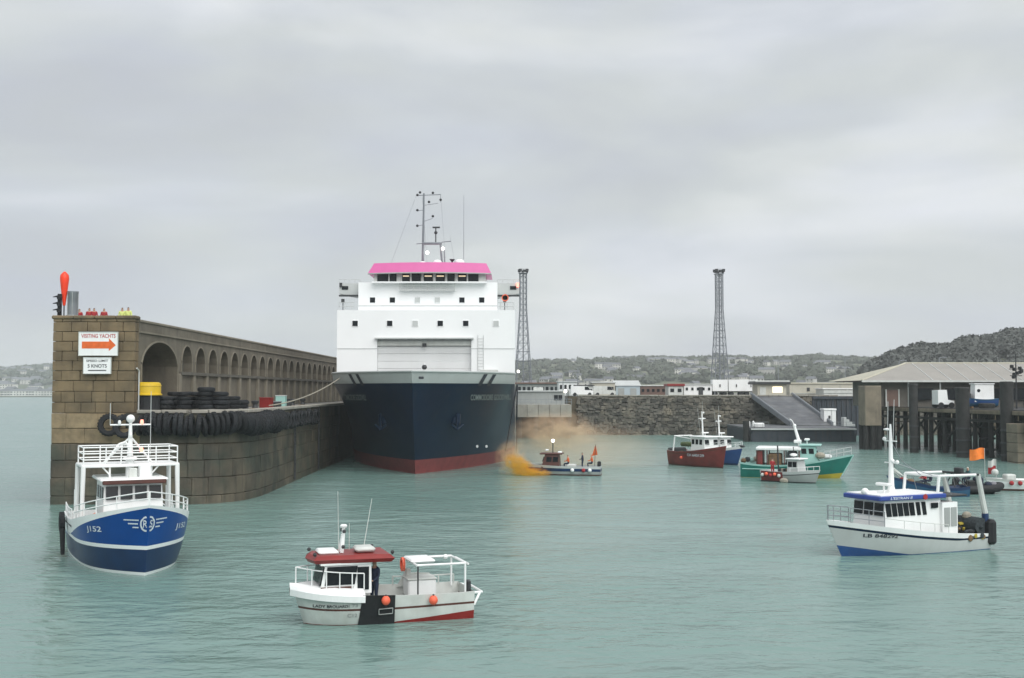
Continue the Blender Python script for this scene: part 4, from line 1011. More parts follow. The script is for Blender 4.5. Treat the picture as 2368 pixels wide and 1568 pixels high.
mast = MB().tube((.2, 0, 3.6), (.2, 0, 5.2), .22, .20, 12).tube((.2, 0, 5.2), (.2, 0, 6.95), .15, .07, 10).lathe([(.34, 5.05), (.34, 5.18), (.25, 5.2)], c=(.2, 0, 0), n=12).build('mast', M['white'], t, smooth=True)
for sy in (1, -1): MB().tube((.2, sy * .1, 6.1), (-.6, sy * 1.25, gz), .055).build('mast_stay', M['white'], mast)
MB().path([(.3, -1.3, gz), (.25, -.55, 5.85), (.25, -.25, 5.95), (.2, -.05, 5.7)], .06).path([(.3, -.45, gz), (.25, -.4, 5.9)], .04).build('mast_frame', M['white'], mast)
MB().ball((.2, 0, 7.12), .21, 14).build('radome', M['white'], mast, smooth=True)
MB().tube((.2, -.98, 6.82), (.2, .98, 6.82), .04).build('crosstree', M['white'], mast)
MB().tube((.2, .98, 5.3), (.2, .98, 8.5), .022, .014, 5).tube((.2, -.98, 6.82), (.2, -.98, 7.9), .02, n=5).build('whip_aerial', M['palegrey'], mast)
for y, z in ((.55, 6.95), (.55, 5.55)): MB().lathe([(.07, -.12), (.09, 0), (.06, .12)], c=(.2, y, z), n=8).build('mast_lamp', M['redlamp'], mast)
for y, z in ((-.55, 6.95), (.0, 6.3)): MB().lathe([(.06, -.12), (.08, 0), (.05, .1)], c=(.32, y, z), n=8).build('mast_lamp', M['white'], mast)
MB().cbox((.75, .62, 4.5), (.6, .55, .7), .05).build('searchlight_box', M['white'], t); MB().cbox((1.2, 0, 4.45), (.16, .42, .5), .04).build('radar', M['offwhite'], t)
MB().cbox((2.6, .1, 2.1), (1.0, 2.2, .6), .1).build('winch', M['offwhite'], t); MB().tube((2.9, -.7, 2.45), (2.9, .9, 2.45), .22).build('winch_drum', M['dark'], t)
mb = MB()
for x in (-.3, .3, .9): mb.cbox((x, -1.95, 1.9), (.5, .5, .8), .1)
mb.build('fish_box_stack', M['rust'], t)
for k, (x, z, m_) in enumerate(((1.4, 2.25, 'orangecloth'), (1.9, 2.0, 'offwhite'), (2.5, 2.15, 'orangecloth'))): MB().ball((x, -1.75, z), .3, 10, sq=(1, .8, 1.2)).build('deck_buoy', M[m_], t, smooth=True)
MB().lathe([(.30, 0), (.52, 0), (.52, .22), (.30, .22), (.30, 0)], n=16, axis=Vector((0, 1, 0)).to_track_quat('Z', 'Y')).build('side_tyre', M['tyre'], t, loc=(-3.2, -2.95, 1.75))
MB().tube((-2.9, -2.85, 2.0), (-2.9, -2.8, .1), .16, .10).build('side_fender', M['black'], t)
for x, y in ((-1.9, -2.35), (-2.6, 2.3)): MB().tube((x, y, 1.9), (x, y, 3.5), .05).build('stanchion', M['white'], t)

# ---- 2 white and red work boat
t, L2 = place('white_red_workboat', 'white work boat with red wheelhouse roof and two orange buoys, nearest', 'work boat', (702, 1441), (1077, 1417))
h2 = Hull(L2, 2.55, 1.02, 1.05, 1.30, over=.42, zk=-.4, tm=.62, nose=4.2, stern=.95, pm_=.10, pb=.42)
h2.build(t, [(None, 'red'), (lambda x: .02 + .30 * max(0, .55 - x) / .55, 'offwhite'), (lambda x: .52 + .10 * abs(x - .5), 'brown'), (lambda x: .60 + .10 * abs(x - .5), 'offwhite')], deck=.5, rail='offwhite', inner='offwhite')
k2 = lambda px, py, y=0.: to_local(t, W(px, py))
Lh = L2 / 2
# white foredeck shell
mb = MB(); N_ = 12
for i in range(N_):
    a0, a1 = lerp(.66, 1, i / N_), lerp(.66, 1, (i + 1) / N_)
    for sd in (-1, 1):
        for (o0, z0), (o1, z1) in ((((.07), -.25), (.10, -.02)), ((.10, -.02), (-.02, .10)), ((-.02, .10), (-.35, .20))):
            P = [h2.pt(a0, h2.zs(a0), sd, o0) + Vector((.10 * a0 ** 6, 0, z0)), h2.pt(a1, h2.zs(a1), sd, o0) + Vector((.10 * a1 ** 6, 0, z0)), h2.pt(a1, h2.zs(a1), sd, o1) + Vector((.10 * a1 ** 6, 0, z1)), h2.pt(a0, h2.zs(a0), sd, o1) + Vector((.10 * a0 ** 6, 0, z1))]
            for p in P:
                if p.y * sd < 0: p.y = 0
            mb.add(P, [(0, 1, 2, 3)])
mb.build('foredeck_shell', M['white'], t, smooth=True)
mb = MB()
for i in range(N_):
    a0, a1 = lerp(.66, 1, i / N_), lerp(.66, 1, (i + 1) / N_)
    P = []
    for a_ in (a0, a1):
        for sd in (-1, 1):
            p = h2.pt(a_, h2.zs(a_), sd, -.34) + Vector((.10 * a_ ** 6, 0, .19)); p.y = p.y if p.y * sd > 0 else 0; P.append(p)
    mb.add([P[0], P[2], P[3], P[1]], [(0, 1, 2, 3)])
mb.build('foredeck', M['white'], t)
wz0, wz1 = 1.15, 2.22
wx0, wx1 = .24 * Lh, .86 * Lh
wh = cab(t, wx0, wx1, 1.7, 1.12, wz1, 'white', (.22, .0), .92)
for y in (-.58, 0, .58): front_window(wh, wx1 - .11, y - .27, y + .27, 1.46, 2.12, .07)
for sd in (-1, 1):
    side_window(wh, wx0 + .62, wx1 - .20, sd * .828, 1.46, 2.12, -.10); side_window(wh, wx0 + .10, wx0 + .52, sd * .835, 1.25, 2.08)
    side_window(wh, wx0 + .68, wx1 - .06, sd * .85, 1.24, 1.40, 0, 'brown')
rf = MB().add([(x, y, z) for (ex, z) in ((0, wz1 + .02), (.10, wz1 + .16), (-.06, wz1 + .30)) for x, y in ((wx0 - .72 - ex, -.98 - ex), (wx1 + .12 + ex, -.80 - ex), (wx1 + .30 + ex, 0), (wx1 + .12 + ex, .80 + ex), (wx0 - .72 - ex, .98 + ex))],
    [(4, 3, 2, 1, 0), (10, 11, 12, 13, 14)] + [(k * 5 + i, k * 5 + (i + 1) % 5, k * 5 + 5 + (i + 1) % 5, k * 5 + 5 + i) for k in (0, 1) for i in range(5)]).build('roof', M['red'], wh)
MB().cbox(((wx0 + wx1) / 2 + .55, 0, wz1 + .36), (.75, 1.0, .16), .07).build('roof_hatch', M['white'], rf, smooth=True)
MB().cbox((wx0 + .15, .1, wz1 + .42), (.75, .8, .2), .08).build('roof_locker', M['offwhite'], rf, smooth=True)
MB().box(((wx0 + wx1) / 2, 0, wz1 - .01), (wx1 - wx0 - .1, 1.72, .07)).build('roof_trim', M['white'], wh)
MB().ball((wx0 - .55, .92, wz1 + .16), .09, 10).build('work_lamp', M['lamp'], rf)
for x, y in ((wx0 - .75, .95), (wx1 + .15, .75), (wx1 + .15, -.75), (wx0 - .35, -.95)): MB().ball((x, y, wz1 + .36), .075, 8).build('roof_light', M['dark'], rf)
mst = MB().path([(wx0 + 1.0, .22, wz1 + .3), (wx0 + .92, .05, wz1 + .95)], .07).path([(wx0 + 1.0, -.22, wz1 + .3), (wx0 + .92, -.05, wz1 + .95)], .07).tube((wx0 + .92, 0, wz1 + .6), (wx0 + .90, 0, wz1 + 1.25), .06).build('mast', M['white'], rf)
for dx, y, z in ((.92, .24, 1.1), (.92, -.24, 1.1), (.98, .4, .55), (.95, -.2, .55)): MB().ball((wx0 + dx, y, wz1 + z), .075, 8).build('mast_light', M['dark'], mst)
MB().tube((wx0 + .92, -.24, wz1 + 1.1), (wx0 + .92, .24, wz1 + 1.1), .025).lathe([(.12, 1.22), (.14, 1.28), (.1, 1.33)], c=(wx0 + .9, 0, wz1), n=10).build('mast_bar', M['white'], mst)
for dx, y, dx2, y2, hh in ((1.15, .45, .05, .0, 2.6), (.1, -.35, -.38, -.25, 2.2), (.6, -.5, 0, 0, 1.3)):
    MB().tube((wx0 + dx, y, wz1 + .25), (wx0 + dx + dx2, y + y2, wz1 + hh), .016, .009, 5).build('whip_aerial', M['offwhite'], rf)
h2.rail(t, .66, .985, .58, 10, 'bow_rail', 'white', .022, 1, inset=.25, base=.18)
MB().add([h2.pt(a_, z, 1, .05) + Vector((0, q, 0)) for q in (0, .03) for a_, z in ((.49, -.02), (.705, -.02), (.675, 1.13), (.49, 1.07))], [(0, 1, 2, 3), (7, 6, 5, 4), (0, 4, 5, 1), (1, 5, 6, 2), (2, 6, 7, 3), (3, 7, 4, 0)]).build('side_fender_mat', M['black'], t)
fr = MB(); P = [h2.pt(a_, z, 1, .10) for a_, z in ((.505, .40), (.585, .38), (.585, .58), (.505, .60))]; fr.path(P + [P[0]], .018, 5); fr.build('mat_frame', M['grey'], t)
h2.text('LADY BROUARD', .845, .735, 1.1, .11, 1, 'ink', .15); h2.text('J 73', .73, .74, .34, .14, 1, 'grey'); h2.text('C12', .735, .38, .34, .14, 1, 'grey')
h2.rail(t, .03, .42, .30, 8, 'well_rail', 'offwhite', .03, 1, side=(-1,))
MB().cbox((-Lh * .45, -.5, 1.0), (1.1, .9, .65), .05).build('deck_bin', M['white'], t); MB().cbox((-Lh * .45, -.5, 1.36), (1.16, .96, .08), .03).build('bin_lid', M['offwhite'], t)
MB().add([(x, y, z) for y in (-1.1, -1.04) for x, z in ((-Lh * .2, .95), (-Lh * .66, .95), (-Lh * .62, 1.42), (-Lh * .30, 1.5))], [(0, 1, 2, 3), (7, 6, 5, 4), (0, 4, 5, 1), (1, 5, 6, 2), (2, 6, 7, 3), (3, 7, 4, 0)]).build('side_screen', M['offwhite'], t)
gx0_, gx1_ = -Lh * .30, -Lh * .90
gan = MB()
for x in (gx0_, gx1_):
    for y in (-1.0, 1.0): 
        if (x, y) != (gx0_, 1.0): gan.tube((x, y, .9), (x, y, 2.05), .04)
    gan.path([(x, -1.0, 2.05), (x, 1.0, 2.05)], .04)
gan.path([(gx0_, -1.0, 2.05), (gx1_, -1.0, 2.05)], .05).path([(gx0_, 1.0, 2.05), (gx1_, 1.0, 2.05)], .045).path([(gx1_ - .15, -.9, 2.0), (gx1_ - .15, .9, 2.0)], .04)
g2 = gan.build('gantry', M['white'], t)
MB().cbox((gx0_ - .35, -.1, 2.12), (.95, 1.3, .12), .05).build('canopy', M['white'], g2); MB().tube((gx0_ - .05, .95, .95), (gx0_ - .05, .95, 2.05), .03).build('gantry_pole', M['dark'], g2)
MB().lathe([(.17, 0), (.27, 0), (.27, .1), (.17, .1), (.17, 0)], n=16, axis=Vector((1, 0, 0)).to_track_quat('Z', 'Y')).build('life_ring', M['orange'], g2, loc=(gx0_ + .10, -.75, 1.85))
MB().ball((gx1_ + .5, 0, 2.18), .10, 8).build('gantry_lamp', M['white'], g2); MB().cbox((gx0_ - .1, -.9, 1.5), (.2, .15, .3), .03).build('hose_box', M['offwhite'], g2)
MB().path([(-Lh, 1.05, .95), (-Lh - .42, .75, .9), (-Lh - .42, -.75, .9), (-Lh, -1.05, .95)], .05).tube((-Lh - .30, .9, .92), (-Lh, 1.1, .5), .05).build('stern_platform', M['white'], t)
MB().cbox((-Lh + .08, .6, 1.0), (.16, .3, .7), .04).build('stern_post', M['dark'], t)
wt = Matrix.Translation(t.location) @ Matrix.Rotation(t.rotation_euler.z, 4, 'Z')
buoy('orange round buoy hung on the black fender mat of the nearest boat', wt @ (h2.pt(.55, .92, 1, .22)), .16, 'orange buoys on the nearest boat')
buoy('orange round buoy hung on the white aft side of the nearest boat', wt @ (h2.pt(.265, .82, 1, .18)), .165, 'orange buoys on the nearest boat')
person('person in dark navy clothes standing behind the red roofed wheelhouse', 'stand', wt @ Vector((wx0 - .22, .35, .52)), t.rotation_euler.z + .6, 'navycloth', 'navycloth', 'hair', .98)

# ---- 3 white and blue trawler on the right
t, L3 = place('white_blue_trawler', 'white trawler with blue roof edge, row of windows and stern gantry', 'fishing boat', (1946, 1286), (2243, 1262))
h3 = Hull(L3, 3.3, .85, 1.2, 1.92, over=1.0, zk=-.6, tm=.52, nose=3.0, stern=.92, pm_=.12, pb=.60)
h3.build(t, [(None, 'midblue'), (lambda x: .03 + .55 * max(0, x - .62) / .38, 'palegrey'), (lambda x: max(.6, h3.zs(x) - .40), 'navy'), (lambda x: max(.7, h3.zs(x) - .27), 'white')], deck=.5, rail='white')
l3 = L3 / 2
h3.text('LB 848292', .80, 1.08, 1.55, .19, 1, 'ink', .1, slope=-.05)
cz = 2.86
wh = cab(t, -.28 * l3, .60 * l3, 2.3, 1.0, cz, 'white', (.12, 0), .95)
for i in range(7):
    x = lerp(.555 * l3, -.03 * l3, i / 6.6)
    for sd in (-1, 1): side_window(wh, x - .34, x - (.02 if i < 5 else .10), sd * 1.128, 2.02, 2.70, .10)
for y in (-.75, 0, .75): front_window(wh, .60 * l3 - .04, y - .3, y + .3, 2.05, 2.70, .03)
for sd in (-1, 1): side_window(wh, -.22 * l3, -.12 * l3, sd * 1.17, 2.35, 2.62, 0)
rf = MB().cbox((.19 * l3, 0, cz + .12), (1.02 * l3, 2.75, .24), .05).build('roof', M['roofblue'], wh)
MB().box((.19 * l3, 0, cz + .26), (.95 * l3, 2.5, .06)).build('roof_top', M['white'], rf)
link('lettering', fit(text_mesh("L'ESTRAN II", .2, 'letter_white', .15), 1.5, .14), rf, (.38 * l3, 1.385, cz + .12), rot=(R(90), 0, R(180)))
MB().lathe([(.15, 0), (.15, .03)], n=14, axis=Vector((0, 1, 0)).to_track_quat('Z', 'Y')).build('roof_badge', M['redcloth'], rf, loc=(.02 * l3, 1.38, cz + .12))
MB().cbox((-.40 * l3, 0, cz + .08), (.55 * l3, 2.5, .10), .03).build('aft_awning', M['dark'], rf)
ac = cab(t, -.50 * l3, -.26 * l3, 2.6, .85, 2.62, 'white', (0, 0), 1.0, 'aft_cabin')
for x in (-.375, -.48): 
    for sd in (-1, 1): side_window(ac, x * l3, (x + .085) * l3, sd * 1.305, 1.35, 2.35, 0, 'grey')
h3.rail(t, .78, .99, .75, 6, 'bow_rail', 'steel', .02, 3)
h3.rail(t, .35, .78, .42, 8, 'side_rail', 'offwhite', .018, 1)
mst = MB().lathe([(.26, cz + .25), (.16, cz + .6), (.12, cz + 1.9), (.10, cz + 3.0), (.05, cz + 3.9)], c=(.24 * l3, 0, 0), n=12).build('mast', M['white'], t, smooth=True)
mx3 = .24 * l3
MB().tube((mx3, -.45, cz + 3.0), (mx3, .45, cz + 3.0), .03).tube((mx3, -.45, cz + 1.85), (mx3, .45, cz + 1.85), .03).build('crosstree', M['white'], mst)
MB().tube((mx3, .18, cz + 3.0), (mx3 - .1, .2, cz + 5.2), .018, n=5).tube((mx3, -.22, cz + 3.0), (mx3 - .1, -.25, cz + 5.1), .018, n=5).build('whip_aerial', M['palegrey'], mst)
MB().lathe([(.05, 0), (.2, .03), (.2, .09), (.05, .13)], c=(mx3, -.24, cz + 3.55), n=12).build('mast_lamp', M['white'], mst)
for y, z in ((.45, 1.9), (.12, 1.95), (-.45, 3.1)): MB().ball((mx3, y, cz + z), .11, 10).build('mast_lamp', M['white'], mst)
MB().ball((mx3 - .3, -.3, cz + 1.7), .22, 10, sq=(.6, 1, 1)).build('radar', M['dark'], mst); MB().cbox((mx3 + .7, .2, cz + .75), (.35, 1.0, .15), .06).tube((mx3 + .7, .2, cz + .2), (mx3 + .7, .2, cz + .7), .05).build('radar_bar', M['white'], rf)
MB().ball((.66 * l3, .1, cz + .4), .2, 10).cbox((.56 * l3, -.1, cz + .33), (.7, .5, .14), .05).build('roof_dome', M['white'], rf, smooth=True)
gz3 = cz + 1.15; ga, gb = -.24 * l3, -.86 * l3
gan = MB()
for y in (-1.2, 1.2): gan.tube((ga + .15, y, cz), (ga, y, gz3), .08).tube((ga, y, gz3), (gb, y, gz3 - .02), .075)
gan.tube((ga, -1.2, gz3), (ga, 1.2, gz3), .07)
g3 = gan.build('gantry', M['white'], t)
for y in (-1.2, 1.2):
    MB().tube((gb, y, gz3), (gb - .50, y, 1.9), .13, .15, 8).build('gantry_post', M['offwhite'], g3); MB().tube((gb - .50, y, 1.9), (gb - .56, y, .9), .18).build('gantry_foot', M['darkblue'], g3)
    MB().tube((gb - .2, y, gz3), (gb - .75, y, 1.6), .025).tube((ga - .5, y, gz3), (ga - .9, y, cz), .02).build('stay_wire', M['steel'], g3)
MB().path([(mx3, 0, cz + 3.0), (mx3 - .8, 0, cz + 1.9), (ga + .1, 0, gz3)], .02).path([(mx3 - .05, 0, cz + 1.9), (ga, .8, gz3)], .02).build('stay_wire', M['steel'], g3)
MB().tube((gb + .1, -1.35, gz3), (gb + .1, 1.35, gz3), .06).cbox((gb + .1, 0, gz3 + .15), (.3, .5, .3), .05).build('gantry_block', M['dark'], g3)
rnn = random.Random(8)
for k in range(16):
    MB().cbox((-.60 * l3 - rnn.uniform(0, .34) * l3, rnn.uniform(-1.3, 1.3), .95 + rnn.uniform(0, .40)), (rnn.uniform(.15, .5), rnn.uniform(.15, .4), rnn.uniform(.1, .3)), .05, rz=rnn.uniform(0, 3), jit=.05).build('gear_heap', M[rnn.choice(['rust', 'net', 'rope', 'ochre', 'net', 'net', 'dark'])], t)
MB().tube((-.88 * l3, -1.3, 1.25), (-.88 * l3, 1.3, 1.25), .45, n=16).build('net_drum', M['net'], t)
MB().ball((-.86 * l3, .4, 1.72), .26, 10, sq=(1, 1, .9)).build('net_bundle', M['rope'], t)
MB().cbox((-1.0 * l3, .85, .92), (.55, 1.7, 1.35), .15).build('trawl_door', M['black'], t)
for k in range(7): MB().ball(h3.pt(.05 + rnn.uniform(0, .16), rnn.uniform(.5, .85), 1, .03), rnn.uniform(.06, .13), 8, sq=(1.3, .5, 1.5)).build('hanging_net', M[rnn.choice(['ochre', 'rust', 'net', 'net'])], t)

# ---- 4 low grey boat with the flare, off the ferry's side
t, L4 = place('grey_flare_boat', 'low grey boat with small brown cabin beside the orange smoke', 'boat', (1222, 1097), (1390, 1099))
h4 = Hull(L4, 2.4, .95, .95, 1.15, over=.9, zk=-.4, tm=.5, nose=2.0, stern=.9, pm_=.15, pb=.6)
h4.build(t, [(None, 'brown'), (lambda x: .12, 'grey'), (lambda x: .40, 'darkblue'), (lambda x: .66 + .12 * x, 'palegrey')], deck=.4, rail='grey', inner='grey')
l4 = L4 / 2
wh = cab(t, .12 * l4, .62 * l4, 1.7, .7, 2.1, 'brown', (.4, .1), .85)
for sd in (-1, 1):
    for x in (.16, .34): side_window(wh, x * l4, (x + .14) * l4, sd * .80, 1.35, 1.85, -.05)
front_window(wh, .57 * l4, -.6, .6, 1.35, 1.85, .08)
MB().cbox((.35 * l4, 0, 2.16), (.62 * l4, 1.8, .14), .05).build('roof', M['brown'], wh)
ms = MB().tube((.32 * l4, 0, 2.2), (.32 * l4, 0, 3.4), .05).tube((.32 * l4, -.4, 2.9), (.32 * l4, .4, 2.9), .03).build('mast', M['dark'], wh)
MB().ball((.32 * l4, 0, 3.45), .17, 10).build('mast_lamp', M['lamp'], ms); MB().cbox((.48 * l4, 0, 2.5), (.3, .7, .16), .05).cbox((.12 * l4, .2, 2.3), (.4, .7, .2), .06).build('radar', M['white'], wh)
MB().cbox((-.95 * l4, 0, .9), (.35, .5, 1.0), .08).build('outboard_engine', M['black'], t)
for k, x in enumerate((-.25, -.55, -.72)):
    MB().ball(h4.pt(.5 + x / 2, .55, 1, .12), .2, 10).build('fender_ball', M['white' if k != 1 else 'redcloth'], t, smooth=True)
MB().cbox((-.2 * l4, 0, .85), (.9, 1.2, .5), .08).build('deck_box', M['offwhite'], t)
w4 = Matrix.Translation(t.location) @ Matrix.Rotation(t.rotation_euler.z, 4, 'Z')
person('person in dark clothes standing in the grey flare boat', 'stand', w4 @ Vector((-.50 * l4, .2, .55)), t.rotation_euler.z, 'navycloth', 'navycloth')
person('person in orange jacket amidships in the grey flare boat', 'sit', w4 @ Vector((-.12 * l4, .3, .7)), t.rotation_euler.z, 'orangecloth', 'navycloth', 'hair')
person('person in orange jacket at the stern of the grey flare boat', 'sit', w4 @ Vector((-.76 * l4, 0, .75)), t.rotation_euler.z, 'orangecloth', 'navycloth', 'orangecloth')
fl = thing('flag', 'dark orange flag furled on a short staff at the stern of the flare boat', 'flag', w4 @ Vector((-.82 * l4, -.2, .9)))
MB().tube((0, 0, 0), (.1, 0, 2.2), .025).build('staff', M['dark'], fl)
MB().add([(.10, 0, 2.2), (.05, 0, 1.1), (-.28, .1, 1.0), (.30, -.1, 1.15), (.02, .12, 1.5)], [(0, 1, 2), (0, 3, 1), (0, 2, 4), (4, 2, 1), (0, 4, 3), (4, 1, 3)]).build('cloth', M['orangecloth'], fl)

# ---- 5, 6 red trawler and the blue boat behind it
def trawler(name, label, bow, stern, B, z3, bands, mast_h, cabx, cabm='white', roofm='white', over=.7, pb=.6, gantry=True, text=None, tside=-1, ww=.62):
    t, L = place(name, label, 'fishing boat', bow, stern); l = L / 2
    h = Hull(L, B, *z3, over=over, zk=-.6, tm=.5, nose=2.2, stern=.9, pm_=.14, pb=pb)
    h.build(t, bands(h), deck=.6, rail='white')
    x0, x1 = cabx; z0 = h.zs((x1 + 1) / 2) - .7; z1 = z0 + 1.95
    wh = cab(t, x0 * l, x1 * l, B * ww, z0, z1, cabm, (.2, 0), .92)
    n = max(2, int((x1 - x0) * l / .75))
    for i in range(n):
        a = lerp(x0 * l + .12, x1 * l - .3, i / n)
        for sd in (-1, 1): side_window(wh, a, a + .45, sd * B * ww * .478, z0 + 1.15, z0 + 1.7)
    for y in (-.3, .3): front_window(wh, x1 * l - .12, y * B * ww - .28, y * B * ww + .28, z0 + 1.15, z0 + 1.7, .05)
    MB().cbox(((x0 + x1) / 2 * l, 0, z1 + .06), ((x1 - x0) * l + .3, B * ww + .25, .14), .04).build('roof', M[roofm], wh)
    mx_ = lerp(x0, x1, .35) * l
    ms = MB().tube((mx_, 0, z1), (mx_ - .15, 0, z1 + mast_h), .11, .06).build('mast', M['white'], t)
    MB().tube((mx_ - .1, -.5, z1 + mast_h * .72), (mx_ - .1, .5, z1 + mast_h * .72), .03).tube((mx_, 0, z1 + mast_h * .5), (mx_ - .5, 0, z1 + mast_h * .75), .03).build('crosstree', M['white'], ms)
    MB().cbox((mx_ + .4, 0, z1 + .5), (.25, .9, .14), .04).tube((mx_ + .4, 0, z1), (mx_ + .4, 0, z1 + .45), .04).build('radar', M['white'], wh)
    MB().tube((mx_ - .15, .1, z1 + mast_h), (mx_ - .2, .1, z1 + mast_h + 1.1), .015, n=5).tube((mx_ + .1, -.4, z1), (mx_ - .3, -.5, z1 + mast_h + .4), .012, n=5).build('whip_aerial', M['palegrey'], ms)
    for z in (.72, .95): MB().ball((mx_ - .1, .2, z1 + mast_h * z), .11, 8).build('mast_lamp', M['white'], ms)
    for y in (-1, 1): MB().tube((mx_ - .1, 0, z1 + mast_h * .9), (-.85 * l, y * B * .35, h.zs(.08) + .2), .012, n=4).build('stay_wire', M['steel'], ms)
    if gantry:
        gx = -.72 * l; zt_ = h.zs(.1) + 1.7
        g = MB()
        for y in (-.4, .4): g.tube((gx - .2, y * B, h.zs(.1) - .3), (gx, y * B * .9, zt_), .08)
        g.tube((gx, -.38 * B, zt_), (gx, .38 * B, zt_), .08)
        for y in (-.37, .37): g.tube((gx, y * B, zt_), (x0 * l, y * B * .9, z1 - .2), .05)
        g.build('gantry', M['white'], t)
    h.rail(t, .78, .99, .5, 6, 'bow_rail', 'white', .022, 2)
    if text: h.text(text, .62, h.zs(.62) - .55, 2.4, .3, tside, 'letter_white')
    rr = random.Random(L)
    for k in range(7): MB().cbox((lerp(-.9, x0 - .08, rr.random()) * l, rr.uniform(-.35, .35) * B, h.zs(.15) - .35), (rr.uniform(.35, .7), rr.uniform(.4, .7), rr.uniform(.3, .6)), .05).build('deck_gear', M[rr.choice(['rust', 'net', 'offwhite', 'rope', 'green'])], t)
    return t, h, l
t, h5, l5 = trawler('red_trawler', 'red hulled trawler with white wheelhouse and stern gantry', (1672, 1083), (1566, 1073), 3.3, (1.7, 1.75, 2.5), lambda h: [(None, 'brown'), (lambda x: .15, 'redhull'), (lambda x: h.zs(x) - .32, 'brown'), (lambda x: h.zs(x) - .22, 'redhull')], 2.9, (-.05, .55), over=.6, text='CH 640129', tside=-1)
for i in range(3): MB().ball(h5.pt(.35 - .02 * i, .95, -1, .1), .18 if i == 0 else .06, 10).build('fender_ball', M['orange' if i == 0 else 'rust'], t)
MB().cbox((-.5 * l5, 0, 2.4), (1.6, 1.2, .5), .15).build('net_heap', M['plant'], t); MB().cbox((-1.0 * l5, 0, 1.5), (.5, 2.4, .9), .1).build('stern_trawl_door', M['dark'], t)
t, h6, l6 = trawler('dark_blue_boat', 'dark blue boat half hidden behind the red trawler', (1706, 1076), (1607, 1068), 2.9, (1.4, 1.6, 2.25), lambda h: [(None, 'darkblue'), (lambda x: .2, 'midblue'), (lambda x: h.zs(x) - .3, 'white')], 2.6, (.0, .5), gantry=False, over=.9)
MB().cbox((l6 + .75, 0, 2.2), (.7, .35, .25), .08).build('bow_roller', M['dark'], t)

# ---- 7 green trawler
t, L7 = place('green_trawler', 'green trawler with white shelter deck and ochre waterline at the bow', 'fishing boat', (1942, 1106), (1716, 1101))
h7 = Hull(L7, 3.6, 1.5, 1.35, 2.35, over=1.3, zk=-.6, tm=.5, nose=2.3, stern=.9, pm_=.12, pb=.62)
h7.build(t, [(None, 'ochre'), (lambda x: .02 + .52 * max(0, x - .45) / .55, 'green'), (lambda x: h7.zs(x) - .62, 'green'), (lambda x: h7.zs(x) - .50 + .12 * (1 - x), 'green'), (lambda x: h7.zs(x) - .16, 'mint')], deck=.55, rail='mint', inner='mint')
l7 = L7 / 2
MB().path([h7.pt(.999, z, 1, .01) + Vector((.06, 0, 0)) for z in (.3, .8, 1.4, 1.9, 2.3)], .07).build('stem_band', M['mint'], h7.obj)
MB().path([h7.pt(.02 + .05 * i, .85, -1, .03) for i in range(9)], .05).build('rubbing_strake', M['mint'], h7.obj)
sh = MB().cbox((-.22 * l7, 0, 2.85), (.92 * l7, 3.1, .3), .06).build('shelter_roof', M['white'], t)
for x in (-.66, -.45, -.1, .2):
    for y in (-1.4, 1.4): MB().tube((x * l7, y, 1.0), (x * l7, y, 2.75), .06).build('shelter_post', M['brown'], sh)
MB().cbox((-.6 * l7, 0, 1.9), (.5, 2.7, 1.5), .05).build('red_locker', M['redhull'], t); MB().cbox((-.30 * l7, -.3, 1.75), (1.3, 2.0, 1.2), .1).build('gear_locker', M['rust'], t); MB().cbox((.05 * l7, -.5, 1.9), (.9, 1.7, 1.4), .1).build('net_locker', M['net'], t)
wh = cab(t, .22 * l7, .60 * l7, 2.4, 1.3, 3.15, 'mint', (.35, 0), .9)
for sd in (-1, 1):
    for x in (.25, .40): side_window(wh, x * l7, (x + .10) * l7, sd * 1.13, 2.4, 2.9, -.05)
for y in (-.7, 0, .7): front_window(wh, .54 * l7, y - .28, y + .28, 2.4, 2.9, .09)
MB().cbox((.42 * l7, 0, 3.22), (.44 * l7, 2.6, .14), .05).build('roof', M['mint'], wh)
ms = MB().tube((.30 * l7, 0, 1.6), (.10 * l7, 0, 5.0), .24, .13, 10).build('mast', M['white'], t, smooth=True)
MB().ball((.10 * l7, 0, 5.1), .18, 10).path([(.1 * l7, 0, 5.1), (.05 * l7, 0, 5.6), (.0, 0, 5.75)], .05).build('mast_head', M['white'], ms); MB().cbox((.16 * l7, 0, 3.55), (.7, 1.0, .3), .06).build('mast_platform', M['white'], ms); MB().cbox((.35 * l7, 0, 3.75), (.5, .9, .2), .06).tube((.35 * l7, 0, 3.3), (.35 * l7, 0, 3.7), .05).build('radar', M['white'], wh)
h7.rail(t, .80, .99, .75, 8, 'bow_rail', 'palegrey', .022, 2)
MB().cbox((.72 * l7, 0, 2.1), (1.2, 1.6, .35), .12).build('fore_hatch', M['white'], t)
MB().ball((.62 * l7, -1.1, 2.25), .42, 10, sq=(1.2, 1, .8)).build('net_bundle', M['rope'], t)
for k in range(4): MB().ball((lerp(-.95, -.72, k / 3) * l7, -.8 + .5 * k, 1.6 + .1 * (k % 2)), .28, 8).build('gear_heap', M[('rust', 'net', 'mint', 'rope')[k]], t)

